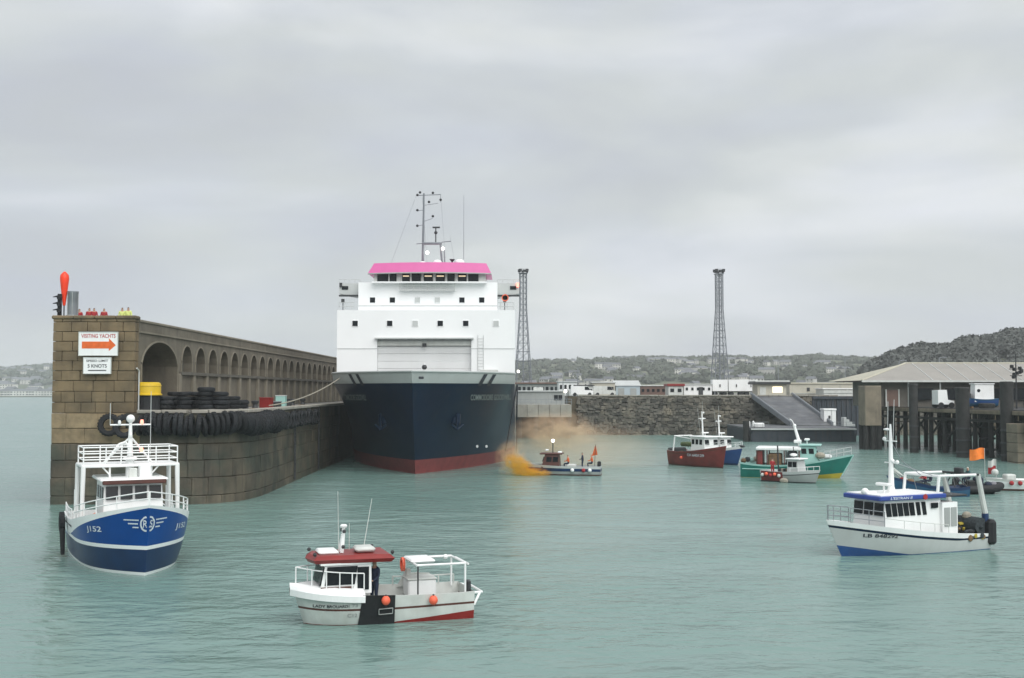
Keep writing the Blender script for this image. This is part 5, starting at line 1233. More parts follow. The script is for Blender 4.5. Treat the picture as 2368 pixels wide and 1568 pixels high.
# ---- 8 small grey and red boat in front of it
t, L8 = place('grey_red_potting_boat', 'small grey potting boat with red aft side hung with buoys, before the green trawler', 'boat', (1886, 1118), (1770, 1111))
h8 = Hull(L8, 2.2, 1.05, 1.0, 1.25, over=.5, zk=-.4, tm=.55, nose=2.4, stern=.92, pm_=.12, pb=.5)
h8.build(t, [(None, 'dark'), (lambda x: .10, 'grey'), (lambda x: h8.zs(x) - .35, 'dark'), (lambda x: h8.zs(x) - .27, 'palegrey')], deck=.45, rail='white')
l8 = L8 / 2
MB().add([h8.pt(a_, z, -1, .03) for a_, z in ((.02, .1), (.46, .1), (.46, .95), (.02, 1.0))], [(0, 1, 2, 3)]).build('red_side_panel', M['redhull'], h8.obj)
wh = cab(t, .05 * l8, .50 * l8, 1.6, .7, 2.15, 'palegrey', (.2, 0), .9)
for sd in (-1, 1):
    for x in (.09, .27): side_window(wh, x * l8, (x + .15) * l8, sd * .76, 1.45, 1.95)
MB().cbox((.28 * l8, 0, 2.2), (.55 * l8, 1.75, .12), .04).build('roof', M['white'], wh); MB().ball((.15 * l8, 0, 2.55), .3, 10, sq=(1.3, 1, .5)).build('roof_raft', M['white'], wh)
MB().tube((-.35 * l8, -.5, .7), (-.38 * l8, -.5, 3.4), .07).tube((.1 * l8, .3, 2.2), (.08 * l8, .3, 3.3), .04).build('mast', M['dark'], t)
for k in range(5): MB().ball(h8.pt(.06 + .085 * k, .62 + .1 * (k % 2), -1, .12), .17, 10).build('fender_ball', M[('offwhite', 'orange', 'redcloth', 'orange', 'offwhite')[k]], t, smooth=True)
MB().ball(h8.pt(.50, .18, -1, .25), .33, 10, sq=(1.4, .7, .8)).build('net_bag', M['rope'], t)
h8.rail(t, .6, .99, .35, 6, 'bow_rail', 'white', .02, 1)
for k in range(4): MB().cbox((-.15 * l8 - .25 * k, .4, .95), (.4, .6, .5), .06).build('pot', M[('rust', 'net', 'rope', 'net')[k]], t)
w8 = Matrix.Translation(t.location) @ Matrix.Rotation(t.rotation_euler.z, 4, 'Z')
person('person in red jacket standing in the small grey potting boat', 'stand', w8 @ Vector((-.66 * l8, -.2, .5)), t.rotation_euler.z - .5, 'redcloth', 'redcloth', 'navycloth', .95)

# ---- 9 blue boat and black inflatable on the right, 10 white boat at the edge
t, L9 = place('blue_wooden_boat', 'open blue boat with raised bow carrying two people behind the white trawler', 'boat', (2082, 1149), (2232, 1147))
h9 = Hull(L9, 2.0, .85, .85, 1.75, over=1.2, zk=-.4, tm=.45, nose=1.8, stern=.8, pm_=.15, pb=.7, g=3)
h9.build(t, [(None, 'seablue'), (lambda x: .1, 'seablue'), (lambda x: h9.zs(x) - .25, 'darkblue')], deck=.35, rail='dark', inner='darkblue')
l9 = L9 / 2
MB().tube((.75 * l9, 0, 1.3), (1.22 * l9, 0, 2.35), .07).tube((.9 * l9, -.5, 1.55), (1.25 * l9, -.2, 2.2), .05).tube((.9 * l9, .5, 1.55), (1.25 * l9, .2, 2.2), .05).build('bowsprit', M['offwhite'], t)
for k in range(6): MB().ball((lerp(.85, .25, k / 5) * l9, (-.3, .3)[k % 2], 1.35 - .08 * k), .3, 8, sq=(1.3, 1, .7)).build('gear_heap', M[('redcloth', 'rust', 'net', 'net', 'rope', 'net')[k]], t)
w9 = Matrix.Translation(t.location) @ Matrix.Rotation(t.rotation_euler.z, 4, 'Z')
person('person in red jacket and dark cap sitting in the blue boat', 'sit', w9 @ Vector((.28 * l9, .25, .80)), t.rotation_euler.z, 'redcloth', 'navycloth', 'hair')
person('person in navy jacket sitting behind the red jacket in the blue boat', 'sit', w9 @ Vector((.02 * l9, -.2, .80)), t.rotation_euler.z, 'navycloth', 'navycloth', 'hair')
MB().path([(-.55 * l9, -.7, .8), (-.6 * l9, 0, 1.9), (-.55 * l9, .7, .8)], .05).path([(-.95 * l9, -.6, .8), (-.6 * l9, 0, 1.9), (-.95 * l9, .6, .8)], .05).build('arch_frame', M['dark'], t)
t, L10 = place('black_inflatable', 'black inflatable boat with wheel console right of the blue boat', 'inflatable boat', (2312, 1140), (2212, 1142))
l10 = L10 / 2; tb = MB()
path = [(-l10, -.85, .42), (l10 * .4, -.85, .45), (l10 * .8, -.5, .55), (l10 * 1.02, 0, .62), (l10 * .8, .5, .55), (l10 * .4, .85, .45), (-l10, .85, .42)]
cp = catmull(path, 6); tb.path(cp, .30, 12)
for p in cp: tb.ball(p, .30, 10)
tb.build('tube', M['black'], t, smooth=True)
MB().box((-.1 * l10, 0, .30), (1.75 * l10, 1.5, .3)).build('floor', M['dark'], t); MB().add([(-l10, -.6, .1), (l10 * .7, -.3, .1), (l10 * .7, .3, .1), (-l10, .6, .1), (-l10, 0, -.4), (l10 * .5, 0, -.3)], [(0, 1, 2, 3), (0, 4, 5, 1), (3, 2, 5, 4), (1, 5, 2), (0, 3, 4)]).build('keel', M['dark'], t)
MB().cbox((0, 0, .85), (.6, .8, 1.0), .1).build('console', M['navycloth'], t); MB().cbox((-.35 * l10, 0, .75), (.8, .55, .7), .12).build('seat', M['black'], t)
MB().cbox((-l10 - .1, 0, .85), (.4, .45, .9), .1).build('outboard_engine', M['black'], t); MB().path([(-.7 * l10, -.7, .6), (-.8 * l10, -.6, 1.7), (-.8 * l10, .6, 1.7), (-.7 * l10, .7, .6)], .05).build('roll_bar', M['dark'], t)
for k in range(3): MB().ball((lerp(.4, .7, k / 2) * l10, (-.2, .25, 0)[k], .75), .28, 8, sq=(1.2, 1, .8)).build('kit_bag', M[('navycloth', 'net', 'greycloth')[k]], t)
w10 = Matrix.Translation(t.location) @ Matrix.Rotation(t.rotation_euler.z, 4, 'Z')
person('person in teal jacket and pale cap riding the black inflatable', 'sit', w10 @ Vector((-.42 * l10, 0, .75)), t.rotation_euler.z + 3.1, 'tealcloth', 'navycloth', 'offwhite', 1.1)
person('person in grey patterned top sitting aft in the black inflatable', 'sit', w10 @ Vector((-.85 * l10, .15, .5)), t.rotation_euler.z + 2.9, 'greycloth', 'navycloth', 'hair')
t, L11 = place('white_open_boat', 'white open boat with red buoys at the right edge', 'boat', (2292, 1134), (2450, 1133))
h11 = Hull(L11, 2.3, .95, .92, 1.1, over=.5, zk=-.4, tm=.5, nose=2.0, stern=.9, pm_=.13, pb=.6)
h11.build(t, [(None, 'brown'), (lambda x: .16, 'white'), (lambda x: h11.zs(x) - .22, 'offwhite')], deck=.35, rail='offwhite')
for k, a_ in enumerate((.66, .76)): MB().ball(h11.pt(a_, .68, 1, .12), .2, 10).build('fender_ball', M['redcloth'], t, smooth=True)
l11 = L11 / 2
MB().cbox((.5 * l11, .2, 1.1), (.9, .8, .6), .1).build('locker', M['offwhite'], t); MB().ball((.88 * l11, 0, 1.55), .3, 10).build('pot_buoy', M['offwhite'], t)
w11 = Matrix.Translation(t.location) @ Matrix.Rotation(t.rotation_euler.z, 4, 'Z')
def flag(label, px, py0, pyt, d, wd, ht, mats, lean=0., sgn=-1):
    b, tp = A(px, py0, d), A(px, pyt, d); t = thing('flag', label, 'flag', b)
    hh = tp.z - b.z; MB().tube((0, 0, 0), (lean, 0, hh), .02).build('staff', M['offwhite'], t)
    mb = MB(); n = 8
    for i in range(n):
        for r_ in range(2):
            P = []
            for (u, v) in ((i / n, r_ / 2), ((i + 1) / n, r_ / 2), ((i + 1) / n, (r_ + 1) / 2), (i / n, (r_ + 1) / 2)): P.append((lean + sgn * u * wd, .12 * math.sin(u * 7 + v), hh - ht * v - .12 * u + .05 * math.sin(u * 6)))
            mb.add(P, [(0, 1, 2, 3)], r_ % len(mats))
    mb.build('cloth', [M[m] for m in mats], t, smooth=True)
flag('orange flag flying from a staff over the white boat', 2278, 1108, 1036, W(2292, 1134).y, 1.25, .95, ['flag_orange'])
flag('red and white flag drooping at the bow of the white boat', 2304, 1112, 1062, W(2292, 1134).y + .5, .65, 1.15, ['offwhite', 'redcloth'])

# ================================================================== far side of the harbour
# ---- rubble sea wall
sw = thing('rubble_sea_wall', 'high dark rubble stone sea wall across the harbour', 'wall', (14, WD, 0))
MB().box((65, .9, GZ / 2 - .6), (136, 1.6, GZ + 1.1)).build('wall_core', M['joint'], sw)
rn = random.Random(17); RV = []
for k in range(9):
    bm = bmesh.new(); bmesh.ops.create_cube(bm, size=1)
    for v in bm.verts: v.co += Vector((rn.uniform(-.13, .13), rn.uniform(-.1, .1), rn.uniform(-.15, .15)))
    bmesh.ops.bevel(bm, geom=list(bm.edges), offset=.13, segments=1, affect='EDGES'); me = bpy.data.meshes.new('stone'); bm.to_mesh(me); bm.free(); me.materials.append(M['rubble']); RV.append(me)
cells = []; z = -.3
while z < GZ - .25:
    hh = rn.uniform(.36, .74); hh = min(hh, GZ - .2 - z); x = -1 + rn.uniform(-.5, 0)
    if hh < .2: break
    while x < 78:
        wd = rn.uniform(.45, 1.35) * (1 if hh > .5 else .85); cells.append((x + wd / 2, z + hh / 2 + rn.uniform(-.16, .16), wd, hh)); x += wd
    z += hh
cells.sort(key=lambda c: (c[0] > 38, -c[2] * c[3]))
rest = MB()
for i, (x, z, wd, hh) in enumerate(cells):
    dp = rn.uniform(.6, .95); sc_ = (wd * 1.04, dp, hh * 1.10); lc = (x, -.02 - rn.uniform(0, .14), z); ry = rn.uniform(-.22, .22)
    if i < 300: link('stone', RV[i % 9], sw, lc, rot=(0, ry, 0), scale=sc_)
    else:
        Mx = Matrix.Translation(lc) @ Matrix.Rotation(ry, 4, 'Y') @ Matrix.Diagonal((*sc_, 1)); me = RV[i % 9]
        rest.add([Mx @ v.co for v in me.vertices], [list(p.vertices) for p in me.polygons])
tag(rest.build('stones', M['rubble'], sw), kind='stuff')
for i in range(26): link('coping_stone', block_mesh(1.9, .3, 'concrete', i % 3, .9), sw, (i * 1.95, .25, GZ + .12))

def boxbld(name, label, cat, px0, px1, pyt, pyb, d, dp, wall, roofm=None, feats=(), roofh=.25, over=.25, gable=0):
    a, b = A(px0, pyb, d), A(px1, pyt, d); wd, z1 = b.x - a.x, b.z; z0 = min(GZ, a.z); ht = z1 - z0
    t = thing(name, label, cat, ((a.x + b.x) / 2, d, z0))
    MB().box((0, dp / 2, ht / 2), (wd, dp, ht)).build('wall', M[wall], t)
    if gable: MB().ext([(-over, ht), (dp + over, ht), (dp / 2, ht + gable)], -wd / 2 - over, wd / 2 + over, M=Matrix.Rotation(R(-90), 4, 'Z') @ Matrix.Scale(-1, 4, (1, 0, 0))).build('roof', M[roofm], t)
    elif roofm: MB().cbox((0, dp / 2, ht + roofh / 2), (wd + 2 * over, dp + 2 * over, roofh), .04).build('roof', M[roofm], t)
    for nm, f0, f1, g0, g1, m_ in feats:
        MB().box((lerp(-wd / 2, wd / 2, (f0 + f1) / 2), -.04, lerp(0, ht, (g0 + g1) / 2)), ((f1 - f0) * wd, .12, (g1 - g0) * ht)).build(nm, M[m_], t)
    return t, wd, ht
def wins(n, g0, g1, w_=.5, m_='glass'): return [('window', (i + .5 - w_ / 2) / n, (i + .5 + w_ / 2) / n, g0, g1, m_) for i in range(n)]
boxbld('grey_terminal', 'long grey terminal with dark roof edge right beside the ferry', 'building', 1196, 1292, 888, 912, 262, 14, 'grey', 'brickred', wins(9, .35, .75, .6), .35, .5)
boxbld('white_office', 'white flat roofed office at the left end of the harbour yard', 'building', 1292, 1334, 884, 912, 248, 9, 'white', 'palegrey', wins(4, .5, .8) + [('door', .42, .58, 0, .4, 'grey')])
boxbld('dark_roof_hut', 'low hut with dark roof and pale front in the yard', 'hut', 1337, 1372, 893, 912, 240, 6, 'offwhite', 'dark', wins(3, .3, .7))
boxbld('cream_store', 'cream block store beside the dark roofed hut', 'building', 1370, 1422, 886, 913, 244, 9, 'cream', 'palegrey', wins(4, .45, .7) + [('door', .05, .2, 0, .6, 'grey')])
boxbld('pale_blue_shed', 'pale blue clad shed in the middle of the yard', 'shed', 1424, 1480, 892, 913, 246, 10, 'paleblue', 'palegrey', [('roller_door', .1, .35, 0, .75, 'grey'), ('roller_door', .6, .85, 0, .75, 'grey')], gable=1.2)
boxbld('brown_block', 'low brown building between the blue shed and white office block', 'building', 1481, 1552, 893, 913, 250, 9, 'brickred', 'offwhite', wins(6, .4, .7))
boxbld('red_roof_kiosk', 'small kiosk with bright red roof in the yard', 'kiosk', 1546, 1580, 893, 913, 234, 5, 'offwhite', 'red', wins(2, .4, .75), .5, .3)
boxbld('white_yard_office', 'white office with tall dark doorway near the second light tower', 'building', 1582, 1646, 890, 914, 236, 9, 'white', 'palegrey', [('door', .52, .68, .0, .8, 'dark')] + wins(5, .5, .75, .4), .2)
for i, (a, b) in enumerate(((1648, 1683), (1685, 1722), (1722, 1752))):
    t, wd, ht = boxbld('white_trailer', ('white trailer left of the second light tower base', 'white trailer just right of the second light tower base', 'white trailer nearest the lit kiosk')[i], 'trailer', a, b, 889, 904, 238, 2.5, 'white', None, [('vent', .45, .52, .35, .6, 'dark')])
    t.location.z = GZ + 1.0
    for x in (-.3, .3): MB().tube((x * wd, .1, -.55), (x * wd, 2.4, -.55), .45, n=14).build('wheel', M['black'], t)
    MB().box((0, 1.2, -.12), (wd, 2.2, .22)).build('chassis', M['dark'], t)
boxbld('cream_warehouse', 'long cream warehouse with small square window behind the linkspan', 'warehouse', 1826, 1992, 888, 918, 240, 16, 'cream', 'hiproof', [('window', .24, .28, .45, .72, 'dark'), ('gutter', 0, 1, .22, .28, 'grey'), ('panel_joint', .45, .455, 0, 1, 'grey'), ('panel_joint', .7, .705, 0, 1, 'grey')], .3, .3)
boxbld('white_lean_to', 'white lean-to against the right end of the cream warehouse', 'building', 1905, 1990, 900, 922, 232, 6, 'offwhite', 'white', [('gutter', 0, 1, .55, .62, 'grey')], .2)
def yard_van(label, px, d, mat):
    t = thing('parked_van', label, 'van', (A(px, 900, d).x, d, GZ), 0, 'vans in the harbour yard')
    MB().ext([(-2.3, .35), (2.2, .35), (2.25, 1.0), (1.7, 1.2), (1.1, 2.0), (-2.3, 2.05)], -.95, .95).build('body', M[mat], t)
    MB().ext([(1.62, 1.22), (1.14, 1.9), (.5, 1.9), (.5, 1.22)], -.97, .97).build('window', M['glass'], t)
    for x in (-1.5, 1.5):
        for y in (-.9, .9): MB().tube((x, y - .1, .35), (x, y + .1, .35), .35, n=14).build('wheel', M['black'], t)
yard_van('white van parked by the dark roofed hut', 1346, 229, 'white'); yard_van('white van parked below the cream store', 1398, 230, 'offwhite')
for i, px in enumerate((1336, 1800, 1955, 1302, 2080, 2173)):
    d = 246 if i < 4 else 182; hh = (6, 8, 8, 5, 7, 7.5)[i]; z0 = GZ if i < 4 else 6.4
    t = thing('lamp_post', ('thin lamp post beside the white office', 'tall thin lamp post behind the lit kiosk', 'tall thin lamp post behind the cream warehouse', 'short lamp post at the left end of the yard', 'lamp post before the hip end of the shed', 'lamp post before the middle of the shed roof')[i], 'lamp post', (A(px, 900, d).x, d, z0), 0, 'lamp posts round the yard')
    MB().tube((0, 0, 0), (0, 0, hh), .10, .06).build('pole', M['steel'], t); MB().tube((0, 0, hh), (.8, 0, hh + .15), .05).cbox((.9, 0, hh + .12), (.6, .25, .12), .03).build('lamp_head', M['steel'], t)

# ---- two lattice light towers
def light_tower(label, px, d, pyt, wb, wt):
    zt_ = A(px, pyt, d).z; t = thing('light_tower', label, 'light tower', (A(px, 900, d).x, d, GZ), .12, 'lattice light towers'); hh = zt_ - GZ - 1.4
    def hw_(z): return lerp(wb, wt, min(1, z / (hh * .72))) / 2
    for sx in (-1, 1):
        for sy in (-1, 1):
            MB().tube((sx * wb / 2, sy * wb / 2, 0), (sx * wt / 2, sy * wt / 2, hh * .72), .11, .08, 6).tube((sx * wt / 2, sy * wt / 2, hh * .72), (sx * wt / 2, sy * wt / 2, hh), .10, n=6).build('leg', M['towersteel'], t)
    z = 0
    while z < hh - .5:
        st_ = max(1.3, hw_(z) * 1.5); z1 = min(hh, z + st_); a, b = hw_(z), hw_(z1); br = MB()
        for k in range(4):
            c0, c1 = ((-1, -1), (1, -1), (1, 1), (-1, 1))[k], ((1, -1), (1, 1), (-1, 1), (-1, -1))[k]
            br.tube((c0[0] * a, c0[1] * a, z), (c1[0] * b, c1[1] * b, z1), .04, n=4).tube((c1[0] * a, c1[1] * a, z), (c0[0] * b, c0[1] * b, z1), .04, n=4).tube((c0[0] * b, c0[1] * b, z1), (c1[0] * b, c1[1] * b, z1), .05, n=4)
        br.build('bracing', M['towersteel'], t); z = z1
    MB().tube((0, 0, 0), (0, 0, hh), .16, n=6).build('ladder', M['towersteel'], t)
    pf = MB().cbox((0, 0, hh + .05), (wt + .5, wt + .5, .15), .03).build('platform', M['towersteel'], t)
    for k in range(4):
        for j in range(3):
            an = k * math.pi / 2; u = (j - 1) * .72; r_ = (wt + .4) / 2
            MB().cbox((math.cos(an) * r_ - math.sin(an) * u, math.sin(an) * r_ + math.cos(an) * u, hh + .75 - (.2 if j % 2 else 0)), (.45, .5, .6), .06, rz=an).build('floodlight', M['dark'], pf)
    mb = MB()
    for zz_ in (.5, 1.0): mb.path([((wt + .45) / 2 * a_, (wt + .45) / 2 * b_, hh + zz_) for a_, b_ in ((-1, -1), (1, -1), (1, 1), (-1, 1), (-1, -1))], .04, 4)
    mb.build('platform_rail', M['towersteel'], pf)
    return t
t = light_tower('lattice light tower rising just right of the ferry', 1210, 264, 619, 3.9, 1.5)
MB().ball((-1.4, -1.9, 5.6), .3, 10).build('lit_lamp', M['lamp'], t)
light_tower('lattice light tower standing alone in the middle of the yard', 1665, 240, 619, 3.4, 1.3)

# ---- concrete landing beside the ferry
dL = 203.0
lx0, lx1 = A(1193, 950, dL).x, A(1322, 950, dL).x; zt1, zt0 = A(1250, 936, dL).z, A(1250, 965, dL).z
t = thing('concrete_landing', 'concrete landing stage on legs between the ferry and the rubble wall', 'landing stage', ((lx0 + lx1) / 2, dL, 0)); lw = lx1 - lx0
for i in range(5): MB().cbox((-lw / 2 + lw * (i + .5) / 5, 7, (zt0 + zt1) / 2), (lw / 5 - .05, 14, zt1 - zt0), .05).build('deck_panel', M['concrete'], t)
for i in range(4):
    for y in (1.2, 10): MB().tube((lerp(-lw / 2 + .6, lw / 2 - .6, i / 3), y, -2), (lerp(-lw / 2 + .6, lw / 2 - .6, i / 3), y, zt0), .5, n=12).build('leg', M['pile'], t)
MB().box((0, 13.6, 1.2), (lw, .4, zt0 + 1.6)).build('back_wall', M['sheetpile'], t)
mb = MB()
for zz_ in (.5, 1.0): mb.tube((-lw / 2, .2, zt1 + zz_), (lw / 2, .2, zt1 + zz_), .04, n=5)
for i in range(12): mb.tube((lerp(-lw / 2, lw / 2, i / 11), .2, zt1), (lerp(-lw / 2, lw / 2, i / 11), .2, zt1 + 1), .04, n=5)
mb.build('guard_rail', M['steel'], t)
t = thing('landing_building', 'low grey building with two dark windows on the concrete landing', 'building', ((lx0 + lx1) / 2 - .4, dL + 3, zt1)); bh = A(1250, 906, dL + 3).z - zt1
MB().box((0, 4, bh / 2), (lw * .86, 8, bh)).build('wall', M['grey'], t); MB().cbox((0, 4, bh + .12), (lw * .92, 8.6, .24), .04).build('roof', M['palegrey'], t)
for x in (.27, .35): MB().box((x * lw, -.05, bh * .55), (.7, .12, .9)).build('window', M['glass'], t)
MB().cbox((-.05 * lw, 1.5, bh + .5), (1.8, 1.5, .6), .08).build('roof_unit', M['offwhite'], t); MB().ball((.44 * lw, -.1, bh + .1), .3, 10).build('lamp', M['lamp'], t)

# ---- linkspan: pontoon, ramp, hut
dP = 190.0; pz = A(1850, 990, dP).z; px0_, px1_ = A(1738, 990, dP).x, A(1978, 990, dP).x; pw = px1_ - px0_
t = thing('linkspan_pontoon', 'dark steel pontoon with grey deck at the foot of the ramp', 'pontoon', ((px0_ + px1_) / 2, dP, 0))
MB().cbox((0, 11, (pz - .35 - 1.2) / 2), (pw, 22, pz - .35 + 1.2), .15).build('hull', M['sheetpile'], t)
for i in range(8): MB().cbox((-pw / 2 + pw * (i + .5) / 8, 11, pz - .17), (pw / 8 - .04, 22.3, .34), .04).build('deck_plate', M['ramp'], t)
MB().cbox((0, -.18, pz - .2), (pw + .3, .2, .26), .04).build('edge_beam', M['palegrey'], t)
for i in range(9): MB().box((-pw / 2 + pw * i / 8, -.06, (pz - 1.4) / 2), (.16, .14, pz - .4)).build('hull_rib', M['sheetpile'], t)
MB().tube((-pw / 2 - .7, 1, -2), (-pw / 2 - .7, 1, pz + 1.2), .55, n=14).build('guide_pile', M['pile'], t)
for px, q in ((1732, 'w'), (1742, 'w')): MB().lathe([(.1, 0), (.22, .2), (.22, .9), (.08, 1.15)], c=(A(px, 965, dP + 3).x - (px0_ + px1_) / 2, 3, pz), n=10).build('white_marker', M['white'], t)
MB().cbox((A(1752, 965, dP + 3).x - (px0_ + px1_) / 2 + .2, 3, pz + .4), (1.7, 1.2, .8), .15).build('deck_locker', M['white'], t)
mb = MB()
for zz_ in (.5, 1.0): mb.tube((-pw / 2, .4, pz + zz_), (-pw / 2 + 3, .4, pz + zz_), .03, n=5).tube((pw / 2 - 4, .4, pz + zz_), (pw / 2, .4, pz + zz_), .03, n=5)
for i in range(4): mb.tube((-pw / 2 + i, .4, pz), (-pw / 2 + i, .4, pz + 1), .03, n=5).tube((pw / 2 - 4 + i * 1.3, .4, pz), (pw / 2 - 4 + i * 1.3, .4, pz + 1), .03, n=5)
mb.build('guard_rail', M['steel'], t)
lo0, lo1, hi0, hi1 = A(1830, 974, 202), A(1925, 974, 202), A(1737, 913, WD + .5), A(1832, 913, WD + .5)
lo0.z = lo1.z = pz + .15; hi0.z = hi1.z = GZ + .15
t = thing('linkspan_ramp', 'wide grey vehicle ramp sloping from the yard down to the pontoon', 'ramp', (lo0 + lo1) / 2); O = (lo0 + lo1) / 2
for i in range(12):
    a, b = i / 12, (i + .965) / 12
    P = [lo0.lerp(hi0, a), lo1.lerp(hi1, a), lo1.lerp(hi1, b), lo0.lerp(hi0, b)]
    MB().add([p - O for p in P] + [p - O - Vector((0, 0, .3)) for p in P], [(0, 1, 2, 3), (7, 6, 5, 4)] + [(k, (k + 1) % 4, 4 + (k + 1) % 4, 4 + k) for k in range(4)]).build('deck_plate', M['ramp'], t)
for (p, q) in ((lo0, hi0), (lo1, hi1)):
    p, q = p - O, q - O; up = Vector((0, 0, .5)); n = Vector((.18, 0, 0))
    MB().add([p - n - up * .8, q - n - up * .8, q - n + up, p - n + up, p + n - up * .8, q + n - up * .8, q + n + up, p + n + up], [(0, 1, 2, 3), (7, 6, 5, 4), (0, 4, 5, 1), (1, 5, 6, 2), (2, 6, 7, 3), (3, 7, 4, 0)]).build('side_girder', M['towersteel'], t)
    MB().tube(p + up * 1.05, q + up * 1.05, .12, n=6).build('girder_cap', M['steel'], t)
def hut(name, label, px0, px1, pyt, d, zb, dp, wall, roofm, feats, over, roofh):
    a, b = A(px0, 900, d), A(px1, pyt, d); wd = b.x - a.x; ht = b.z - zb - roofh
    t = thing(name, label, 'hut', ((a.x + b.x) / 2, d, zb)); MB().box((0, dp / 2, ht / 2), (wd, dp, ht)).build('wall', M[wall], t)
    MB().cbox((0, dp / 2, ht + roofh * .3), (wd + 2 * over, dp + 2 * over, roofh * .6), .05).build('roof', M['dark' if over > .5 else roofm], t); MB().cbox((0, dp / 2, ht + roofh * .8), (wd + 1.6 * over, dp + 1.6 * over, roofh * .4), .04).build('roof_top', M[roofm], t)
    for nm, f0, f1, g0, g1, m_ in feats: MB().box((lerp(-wd / 2, wd / 2, (f0 + f1) / 2), -.04, lerp(0, ht, (g0 + g1) / 2)), ((f1 - f0) * wd, .12, (g1 - g0) * ht)).build(nm, M[m_], t)
    return t
hut('lit_kiosk', 'kiosk with wide flat roof and a bright lit window above the ramp', 1752, 1818, 880, 224, GZ, 5, 'cream', 'offwhite', [('lit_window', .52, .86, .30, .80, 'litwin'), ('door', .08, .28, 0, .75, 'offwhite')], .75, .75)
hut('pontoon_cabin', 'small white cabin with a dark porthole on the pontoon', 1905, 1933, 945, 204, pz, 2.4, 'white', 'white', [('porthole', .36, .52, .45, .65, 'dark'), ('corner_post', .62, .66, 0, 1, 'palegrey')], .12, .3)
t = thing('pontoon_gear', 'grey boarding steps beside the white pontoon cabin', 'steps', (A(1958, 980, 200).x, 200, pz))
for i in range(4): MB().cbox((i * .5 - .5, 0, .8 - i * .2), (.5, 1.6, 1.6 - i * .4), .03).build('step', M['palegrey'], t)
t = thing('sheet_pile_wall', 'dark navy sheet pile wall behind the pontoon cabin', 'wall', (A(1940, 950, 217).x, 217, 0)); ww_ = A(2002, 950, 217).x - A(1878, 950, 217).x
for i in range(22): MB().cbox((-ww_ / 2 + ww_ * (i + .5) / 22, .15 * (i % 2), 2.9), (ww_ / 22 - .02, .35, 8.4), .05).build('sheet', M['sheetpile'], t)
MB().cbox((0, -.1, GZ - .3), (ww_, .8, .5), .05).build('capping_beam', M['sheetpile'], t)

# ---- jetty on piles with the long shed
JZ = 6.2; dJ = 146.0
ja, jb = Vector((56.6, 177.0, 0)), Vector((62.6, 126.0, 0)); ju = (jb - ja).normalized(); jw = (jb - ja).length
jt = thing('timber_jetty', 'dark timber jetty on tall piles at the right', 'jetty', ja, math.atan2(ju.y, ju.x))    # local x runs towards the viewer, local y to the right
for i in range(17): MB().cbox((jw * (i + .5) / 17, 14.5, JZ - .15), (jw / 17 - .05, 29, .3), .03).build('deck_board', M['pile'], jt)
MB().cbox((jw / 2, -.2, JZ - .35), (jw, .35, .5), .04).build('edge_beam', M['tan'], jt)
for (y, r_, n_) in ((.8, .34, 13), (6, .34, 12), (12, .36, 11), (18, .36, 9)):
    for i in range(n_):
        x = jw * (i + .3 + .25 * (y % 3) / 2) / n_
        MB().tube((x, y, -2), (x + .2 * math.sin(i * 3 + y), y, JZ - .3), r_, r_ * .92, 10).build('pile', M['pile'], jt)
for i in range(10):
    x = jw * (i + .2) / 10; MB().tube((x, 1.0, 1.9), (x + jw / 10, 1.0, JZ - .7), .16, n=6).tube((x, 6, JZ - .7), (x + jw / 10, 6, 2.0), .16, n=6).build('brace', M['pile'], jt)
for i in range(5): MB().cbox((jw / 2, 1.2 + i * 5.5, JZ - .5), (jw, .3, .45), .04).build('cross_beam', M['pile'], jt)
MB().cbox((jw / 2, .6, JZ - 1.5), (jw, .3, .35), .04).build('waling', M['pile'], jt)
def dolphin(label, px, wpx, pyt, pyb, mat, taper=1.0, square=False):
    b = W(px, pyb); d = b.y; r_ = wpx * .8 * d / F / 2; zt_ = A(px, pyt, d).z
    t = thing('mooring_dolphin', label, 'pile', (b.x, d, 0), 0, 'tall piles before the jetty')
    if square: MB().cbox((0, r_, zt_ / 2 - 1), (2 * r_, 2 * r_, zt_ + 2), .08).build('shaft', M[mat], t)
    else: MB().lathe([(r_ * taper, -2), (r_ * taper, zt_ * .55), (r_, zt_ * .72), (r_, zt_)], n=14).build('shaft', M[mat], t, smooth=True)
    MB().lathe([(r_ * 1.08, zt_ - .35), (r_ * 1.08, zt_), (r_ * .9, zt_ + .1)], n=14, c=(0, r_ if square else 0, 0)).build('cap', M[mat], t)
    for k in range(3): MB().lathe([(r_ * 1.03, .6 + k * 1.5), (r_ * 1.06, .65 + k * 1.5), (r_ * 1.03, .85 + k * 1.5)], n=14, c=(0, r_ if square else 0, 0)).build('band', M['dark'], t)
dolphin('tall dark dolphin pile before the grey shed wall', 2114, 25, 889, 1047, 'pile'); dolphin('slimmer dark pile between two tall dolphins', 2187, 20, 925, 1040, 'pile')
dolphin('thickest dark dolphin pile left of the blue hulled boat ashore', 2228, 38, 897, 1058, 'pile'); dolphin('dark pile narrowing to the water behind the orange flag', 2284, 42, 934, 1052, 'pile', .75)
dolphin('tall dark dolphin pile near the right edge', 2331, 36, 884, 1066, 'pile'); dolphin('slim rusty pile before the left part of the jetty', 2078, 9, 940, 1035, 'pile_rust')
dolphin('thin dark pile at the left corner of the jetty', 2056, 11, 930, 1034, 'pile')
b = Vector((A(2021, 1040, 164).x, 164.0, 0))
t = thing('concrete_block_pier', 'tan concrete block pier at the left end of the jetty', 'pier', (b.x, b.y, 0)); r_ = 38 * b.y / F / 2
MB().cbox((0, 1.6, (A(2020, 985, b.y).z + A(2020, 892, b.y).z) / 2), (2 * r_, 3.2, A(2020, 892, b.y).z - A(2020, 985, b.y).z), .08).build('block', M['tan'], t)
